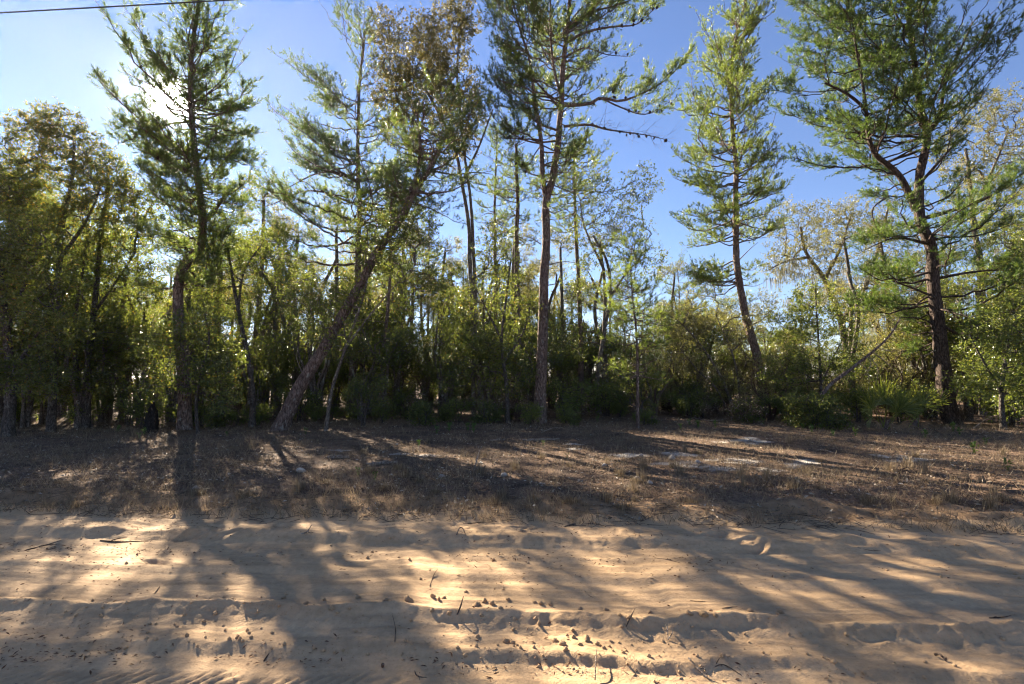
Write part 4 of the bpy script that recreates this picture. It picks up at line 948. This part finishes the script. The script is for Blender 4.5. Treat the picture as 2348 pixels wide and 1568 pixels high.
for (a, b, c) in (((640, 1060), (660, 1052), (690, 1056)), ((1320, 1030), (1350, 1024), (1375, 1030)), ((2050, 1085), (2085, 1078), (2110, 1080)), ((1750, 1120), (1770, 1100), (1785, 1096)), ((930, 1110), (945, 1102), (975, 1106)), ((320, 1060), (350, 1052), (380, 1056)), ((2150, 1110), (2185, 1100), (2210, 1104))):
    stick([gp(*a, .01), gp(*b, .05), gp(*c, .02)], .007, 'stick', 'thin brown stick lying in the verge litter', group='thin sticks in the verge litter')

# --- grass tufts
def tuft_mesh(seed, n, h, lay=.5):
    rg = np.random.default_rng(seed); mb = MB(); a = rg.uniform(0, 6.28, n); b = np.stack([np.cos(a), np.sin(a), 0 * a], 1) * (rg.uniform(0, .07, n) ** .8)[:, None]
    d = np.stack([np.cos(a + rg.normal(size=n) * .8), np.sin(a + rg.normal(size=n) * .8), 0 * a], 1); l = h * rg.uniform(.45, 1.1, n); ou = lay * rg.uniform(.15, 1.2, n)
    w = np.stack([-d[:, 1], d[:, 0], 0 * a], 1) * .0032
    p0 = b; p1 = b + d * (l * ou * .35)[:, None] + np.array([0, 0, 1]) * (l * .6)[:, None]; p2 = b + d * (l * ou)[:, None] + np.array([0, 0, 1]) * (l * (1 - .38 * ou))[:, None]
    V = np.stack([p0 - w, p0 + w, p1 - w * .8, p1 + w * .8, p2], 1).reshape(-1, 3); i = np.arange(n)[:, None] * 5
    mb.add(V, np.concatenate([i + np.array([[0, 1, 3]]), i + np.array([[0, 3, 2]]), i + np.array([[2, 3, 4]])])); return mb.mesh('grass_tuft', False)
TM = [tuft_mesh(1, 110, .24), tuft_mesh(2, 80, .30, .4), tuft_mesh(3, 130, .17, .9), tuft_mesh(4, 60, .36, .3)]
GG = 'dry grass tufts on the verge'
spots = [(1150, 1145, 0, 1.15), (1140, 1158, 2, 1.3), (1100, 1088, 1, 1.), (1180, 1078, 1, .9), (1420, 1092, 0, 1.), (1475, 1102, 1, 1.1), (1560, 1088, 1, 1.), (1700, 1095, 3, 1.), (960, 1105, 0, .9), (880, 1122, 2, 1.), (1310, 1152, 2, 1.1), (1430, 1165, 2, 1.2), (1240, 1052, 1, .8), (1600, 1040, 2, 1.), (1390, 1150, 0, 1.), (560, 1140, 2, 1.2), (450, 1135, 2, 1.1), (690, 1120, 0, .8), (1820, 1120, 0, 1.1), (1760, 1098, 3, 1.), (2080, 1075, 3, 1.1), (2040, 1080, 1, 1.), (2120, 1085, 3, 1.), (2180, 1150, 0, 1.1), (2290, 1150, 2, 1.3), (1990, 1150, 2, 1.1)]
for k in range(44):
    spots.append((r3.uniform(0, 2347), r3.uniform(1005, 1170) ** 1.0, r3.integers(0, 4), r3.uniform(.55, 1.05)))
for u, v, kd, sc in spots:
    p = hit(u, v)
    if p[1] - float(edge_y(p[0])) < .04: continue
    o = mesh_obj('grass_tuft', TM[kd], M['dry_grass'], None, (p[0], p[1], gz(p[0], p[1]) - .01)); o.rotation_euler.z = r3.uniform(0, 6.28); o.scale = (sc * .72,) * 3
    nm = min((abs(u - a), n) for a, n in LAND)[1]; r_e = p[1] - float(edge_y(p[0]))
    tag(o, ('bushy', 'tall thin', 'flattened', 'sparse upright')[kd] + ' dry grass tuft on the ' + ('sandy bank' if r_e < .9 else 'lower verge' if r_e < 3 else 'upper verge') + ' facing ' + nm, 'grass tuft', GG)
# --- green sprigs
def sprig_mesh(seed, n, h):
    rg = np.random.default_rng(seed); mb = MB(); a = rg.uniform(0, 6.28, n); z = rg.uniform(.15, 1, n) * h
    st = np.stack([np.cos(a), np.sin(a), 0 * a], 1) * (.35 * z * rg.uniform(.2, 1, n))[:, None] + np.array([0, 0, 1]) * z[:, None]
    ribs(mb, np.zeros((n, 3)), st, .003); d = unit(st * np.array([1, 1, .4]) + rg.normal(size=(n, 3)) * .05 + np.array([0, 0, .02])); leaves(mb, st, d, np.tile([0, 0, 1.], (n, 1)) + rg.normal(size=(n, 3)) * .3, .085 * rg.uniform(.7, 1.2, n), .042); return mb.mesh('green_sprig', False)
SM = [sprig_mesh(1, 26, .25), sprig_mesh(2, 16, .18), sprig_mesh(3, 40, .3)]
for u, v, kd, sc in ((1086, 992, 2, 1.), (1072, 988, 2, .9), (1000, 994, 0, 1.), (1030, 990, 2, 1.), (270, 990, 1, 1.1), (330, 998, 0, 1.), (318, 1006, 1, .9), (520, 1000, 1, .8), (700, 996, 0, .9), (1860, 992, 0, 1.), (1880, 985, 1, 1.), (1840, 985, 0, .9), (2120, 1005, 0, 1.), (2185, 990, 2, 1.), (2200, 998, 0, 1.), (2235, 1040, 0, 1.1), (2310, 1080, 0, 1.), (2260, 1020, 1, 1.), (1580, 975, 0, 1.), (1600, 982, 2, .9), (1560, 985, 1, 1.), (1640, 980, 0, 1.), (1910, 1000, 1, 1.), (1960, 1000, 0, 1.), (820, 1090, 1, .8), (860, 1100, 1, .8), (1300, 1052, 1, .7), (1245, 1022, 1, .7), (960, 1022, 1, .8), (1370, 968, 0, 1.), (1750, 972, 1, 1.)):
    p = hit(u, v); o = mesh_obj('green_sprig', SM[kd], M['sprig'], None, (p[0], p[1], gz(p[0], p[1]) - .01)); o.rotation_euler.z = r3.uniform(0, 6.28); o.scale = (sc * .75,) * 3
    nm = min((abs(u - a), n) for a, n in LAND)[1]
    tag(o, ('leafy', 'small sparse', 'dense bushy')[kd] + ' green sprig sprouting from the verge in front of ' + nm, 'seedling', 'green sprigs on the verge')

# --- uncountable litter, dry grass and twigs
def verge_pts(n, r_lo, r_hi, pw, xw=1.15):
    r = r_lo + (r_hi - r_lo) * r3.random(n) ** pw; y = 5.4 + r; x = r3.uniform(-1, 1, n) * (y * xw + .8); y = edge_y(x) + r
    return x, y, hgt(x, y)
def stuff(name, mb, mat, label, cat):
    return tag(mesh_obj(name, mb.mesh(name, False), M[mat]), label, cat, None, 'stuff')
n = 68000; x, y, z = verge_pts(n, .12, 24, 1.5); keep = (fbm(x * 1.3, y * 1.3, 90) + r3.normal(size=n) * .2 > -.12) | (y > 12)
r_ = y - edge_y(x); keep &= r3.random(n) < np.clip(.15 + r_ / 1.6, 0, 1)
for c, rx, ry in PALE: keep &= ~((((x - c[0]) / rx) ** 2 + ((y - c[1]) / ry) ** 2 < .5) & (r3.random(n) < .5))
P = np.stack([x, y, z + r3.uniform(.002, .03, n)], 1)[keep]; n = len(P); d = rdir(n) * np.array([1, 1, .35]); nn_ = np.tile([0, 0, 1.], (n, 1)) + r3.normal(size=(n, 3)) * .45
mb = MB(); s = r3.uniform(.6, 1.35, n); leaves(mb, P, d, nn_, .054 * s, .024 * s); stuff('leaf_litter', mb, 'litter', 'brown and grey fallen leaves covering the verge and forest floor', 'leaf litter')
n = 90000; x, y, z = verge_pts(n, .05, 10, 1.25); clump = fbm(x * .9, y * 1.1, 95); keep = clump + r3.normal(size=n) * .12 > -.06
x, y, z = x[keep], y[keep], z[keep]; n = len(x); a = r3.uniform(0, 6.28, n); h = r3.uniform(.03, .16, n); tip = np.stack([x + np.cos(a) * h * r3.uniform(.1, 1.1, n), y + np.sin(a) * h * r3.uniform(.1, 1.1, n), z + h], 1)
mb = MB(); ribs(mb, np.stack([x, y, z - .01], 1), tip, .0028); stuff('dry_grass', mb, 'dry_grass', 'thin dry tan grass blades scattered over the verge', 'grass')
n = 3600; x, y, z = verge_pts(n, .0, 12, 1.6); a = r3.uniform(0, 6.28, n); l = r3.uniform(.06, .32, n); A = np.stack([x, y, z + .008], 1); x2, y2 = x + np.cos(a) * l, y + np.sin(a) * l * .7; B = np.stack([x2, y2, hgt(x2, y2) + r3.uniform(.005, .05, n)], 1)
mb = MB(); segs(mb, A, B, .0035, .002, 3); stuff('twig_litter', mb, 'stick', 'small broken twigs strewn over the verge', 'twigs')

# ------------------------------------------------------------------ things lying on the road
def clod_at(u, v, w, lab=None, k=0, mat='sand'):
    p = hit(u, v); o = mesh_obj('sand_clod', CL[k % 5], M[mat], None, (p[0], p[1], p[2] + w * .25)); o.scale = (w, w * r3.uniform(.75, 1.1), w * r3.uniform(.6, .9)); o.rotation_euler = tuple(r3.uniform(-.5, .5, 2)) + (r3.uniform(0, 6.28),)
    tag(o, lab or 'damp sand clod thrown up along the wheel rut', 'sand clod', 'sand clods along the wheel ruts')
CL = [blob_mesh(60 + k, 1, 1, 1, 9, .45, 'sand_clod') for k in range(5)]
rr_ = np.random.default_rng(8)
for k, (u, v, w) in enumerate(((936, 1378, .034), (992, 1370, .024), (1017, 1372, .018), (1069, 1358, .016), (1093, 1390, .028), (1110, 1380, .02), (1128, 1386, .024), (1148, 1396, .02), (1165, 1375, .016), (990, 1400, .02), (884, 1378, .02), (1030, 1408, .016), (1225, 1382, .018), (1240, 1384, .02), (1262, 1388, .018), (1330, 1398, .016), (1390, 1400, .016), (1420, 1412, .02), (1442, 1416, .018), (1490, 1406, .016), (1580, 1408, .024), (1612, 1410, .03), (1640, 1412, .018), (1270, 1470, .02), (1290, 1478, .022), (1315, 1462, .016), (1345, 1468, .018), (1160, 1472, .026), (1175, 1476, .018), (1095, 1462, .014), (1400, 1472, .014), (1300, 1458, .013), (1330, 1478, .015), (1720, 1402, .02), (1790, 1405, .022), (820, 1372, .018), (760, 1395, .02), (700, 1385, .02), (650, 1372, .018), (1105, 1412, .015), (1180, 1420, .014), (1520, 1474, .013), (1560, 1478, .012))):
    clod_at(u, v, w, None, k)
def road_pts(n, bands):
    r = np.concatenate([rr_.normal(c, s, int(n * w)) for c, s, w in bands]); x = rr_.uniform(-1, 1, len(r)) * (6.0 + r * .6); y = edge_y(x) + np.minimum(r, -.01) - .10 * fbm(x * .45, 1.7, 21); return x, y, hgt(x, y)
x, y, z = road_pts(3000, [(-2.0, .12, .3), (-2.32, .06, .3), (-1.1, .16, .2), (-.47, .07, .1), (-2.2, .6, .1)])
keep = rr_.random(len(x)) < np.clip(.35 + 1.6 * fbm(x * .9, y, 66), .05, 1); x, y, z = x[keep], y[keep], z[keep]; n = len(x); w = .003 + .016 * rr_.random(n) ** 4
oct_ = np.array([[1, 0, 0], [-1, 0, 0], [0, 1, 0], [0, -1, 0], [0, 0, 1], [0, 0, -1.]]); fo = np.array([[0, 2, 4], [2, 1, 4], [1, 3, 4], [3, 0, 4], [2, 0, 5], [1, 2, 5], [3, 1, 5], [0, 3, 5]])
V = oct_[None] * w[:, None, None] * rr_.uniform(.6, 1.3, (n, 6, 1)) + np.stack([x, y, z + w * .3], 1)[:, None]
mb = MB().add(V.reshape(-1, 3), (np.arange(n)[:, None, None] * 6 + fo[None]).reshape(-1, 3)); tag(mesh_obj('sand_crumbs', mb.mesh('sand_crumbs', True), M['sand']), 'small crumbs of damp sand scattered along the ruts', 'sand crumbs', None, 'stuff')
x, y, z = road_pts(7500, [(-.85, .06, .22), (-.3, .18, .25), (-1.15, .15, .12), (-2.42, .04, .16), (-2.3, .15, .1), (-1.6, .8, .15)])
keep = rr_.random(len(x)) < np.clip(.25 + 1.9 * fbm(x * 1.1, y * .4, 67) + .25 * (x < -1), .03, 1); x, y, z = x[keep], y[keep], z[keep]; n = len(x)
P = np.stack([x, y, z + .003], 1); d = rdir(n) * np.array([1, .6, .25]); s = rr_.uniform(.5, 1.3, n); mb = MB(); leaves(mb, P, d, np.tile([0, 0, 1.], (n, 1)) + rr_.normal(size=(n, 3)) * .5, .03 * s, .009 * s); stuff('road_debris', mb, 'debris', 'rusty bits of pine straw and leaf gathered along the ruts', 'debris')

GR = 'thin twigs on the sand road'; LR = 'thin dark twig lying on the sand road'
for L, r, fk in (([(985, 1345), (992, 1325), (999, 1303)], .005, [(992, 1325), (1004, 1308)]), ([(950, 1540), (958, 1552), (985, 1556)], .005, [(958, 1552), (962, 1565)]), ([(905, 1475), (906, 1440), (899, 1410)], .004, None), ([(1340, 1356), (1349, 1366), (1360, 1371)], .004, None), ([(1148, 1335), (1155, 1348), (1146, 1368)], .003, None),
                ([(1582, 1378), (1600, 1380), (1618, 1380)], .004, None), ([(1655, 1396), (1675, 1393), (1692, 1392)], .004, None), ([(2268, 1418), (2300, 1416), (2318, 1412)], .006, [(2280, 1417), (2290, 1424)]), ([(1638, 1530), (1660, 1526), (1700, 1550)], .005, [(1640, 1528), (1658, 1506)]), ([(230, 1240), (275, 1243), (340, 1241)], .012, [(255, 1241), (290, 1236)]), ([(355, 1362), (362, 1352), (366, 1346)], .01, None), ([(604, 1518), (612, 1506), (618, 1498)], .008, None), ([(770, 1320), (785, 1317), (800, 1318)], .004, None), ([(60, 1262), (110, 1249), (140, 1240)], .010, [(90, 1254), (130, 1252)]), ([(1500, 1280), (1530, 1284), (1560, 1292)], .005, None), ([(1960, 1255), (1990, 1262), (2020, 1264)], .005, None)):
    stick([gp(*q, .005) for q in L], r * .6, 'stick', LR, 'twig', GR, 'twig', 5, None if fk is None else [gp(*fk[0], .008), (gp(*fk[0], .02) + gp(*fk[1], .02)) / 2, gp(*fk[1], .015)])
stick([gp(1364, 1566, .02), gp(1366, 1530, .05), gp(1368, 1495, .02)], .0045, 'dead_wood', 'long pale straw lying across the front wheel track', 'straw', None, 'straw')
stick([gp(1578, 1512, .01), gp(1596, 1536, .02), gp(1628, 1564, .01)], .006, 'dead_wood', 'long knotted dry stalk on the bright sand', 'stalk', None, 'dry_stalk', fork=[gp(1598, 1538, .01), gp(1615, 1545, .03), gp(1622, 1556, .01)])
stick([gp(1525, 1440, .02), gp(1530, 1456, .04), gp(1531, 1470, .01)], .005, 'dead_wood', 'small forked pale twig beside the rut crumbs', 'twig', None, 'twig', fork=[gp(1531, 1470, .01), gp(1540, 1464, .03), gp(1542, 1456, .03)])
stick([gp(1435, 1440, .01), gp(1446, 1424, .03), gp(1456, 1408, .04)], .004, 'stick', 'dark grass stalk leaning out of the rut edge', 'stalk', None, 'dry_stalk')
stick([gp(1048, 1412, .01), gp(1056, 1402, .04), gp(1062, 1390, .07)], .006, 'stick', 'short dark blade sticking out of the clods', 'stalk', None, 'dry_stalk')
stick([gp(1046, 1228, .0), gp(1052, 1222, .045), gp(1060, 1222, .05), gp(1068, 1227, .0)], .006, 'dead_wood', 'small pale arched root loop at the sand edge', 'root', None, 'root_loop')
stick([gp(690, 1226, .01), gp(704, 1223, .02), gp(714, 1214, .05)], .007, 'dead_wood', 'bright forked straw on the shaded sand edge', 'straw', None, 'straw', fork=[gp(704, 1223, .02), gp(712, 1226, .02), gp(720, 1224, .02)])
stick([gp(2142, 1504, .01), gp(2155, 1512, .03), gp(2170, 1520, .01)], .008, 'stick', 'curled brown blade on the shaded right sand', 'leaf', None, 'dry_leaf')
p = gp(877, 1531, .012); rt = root('acorn', p, 'single brown acorn standing on the front wheel track', 'acorn')
mesh_obj('nut', blob_mesh(2, .009, .009, .013, 10, .03, 'nut'), M['debris'], rt); c = mesh_obj('cap', blob_mesh(3, .0105, .0105, .006, 10, .05, 'cap'), M['stick'], rt); c.location = (0, 0, .009)

# ------------------------------------------------------------------ power line above the far side of the road
Zw = at(0, 30, 8.0)[2]; a0, a1 = at(0, 30, 8.0), at(430, 0, 7.76); dxy = (a1 - a0) / (a1[0] - a0[0])
xw = np.linspace(-45, 45, 60); W = a0 + (xw - a0[0])[:, None] * dxy; W[:, 2] = Zw + (a1[2] - a0[2]) / (a1[0] - a0[0]) * (xw - a0[0]) * 0 + .00035 * (xw + 5) ** 2
mb = MB(); tube(mb, W, .011, 6)
m, nt, out, bs = nodes_of('wire_black'); bs.inputs['Base Color'].default_value = (.02, .02, .022, 1); bs.inputs['Roughness'].default_value = .5; M['wire'] = m
tag(mesh_obj('power_line', mb.mesh('power_line', True), M['wire']), 'single black overhead cable crossing the sky beside the road', 'cable')

# ------------------------------------------------------------------ thin haze volume, added to imitate lens glare and lift the dark wood
m = bpy.data.materials.new('added_haze'); m.use_nodes = True; nt = m.node_tree; nt.nodes.clear()
out = nt.nodes.new('ShaderNodeOutputMaterial'); pv = nt.nodes.new('ShaderNodeVolumePrincipled')
pv.inputs['Color'].default_value = (.95, .96, 1, 1); pv.inputs['Density'].default_value = .00017; pv.inputs['Anisotropy'].default_value = .74
nt.links.new(pv.outputs[0], out.inputs['Volume'])
mb = MB(); hx, y0, y1, z0, z1 = 3600., -3600., 3600., -1.6, 21.
c = np.array([[x, y, z] for z in (z0, z1) for y in (y0, y1) for x in (-hx, hx)]); mb.add(c, np.array([[0, 2, 3, 1], [4, 5, 7, 6], [0, 1, 5, 4], [2, 6, 7, 3], [0, 4, 6, 2], [1, 3, 7, 5]]))
tag(mesh_obj('haze', mb.mesh('haze', False), m), 'thin added haze imitating lens glare over the wood', 'haze', None, 'stuff')
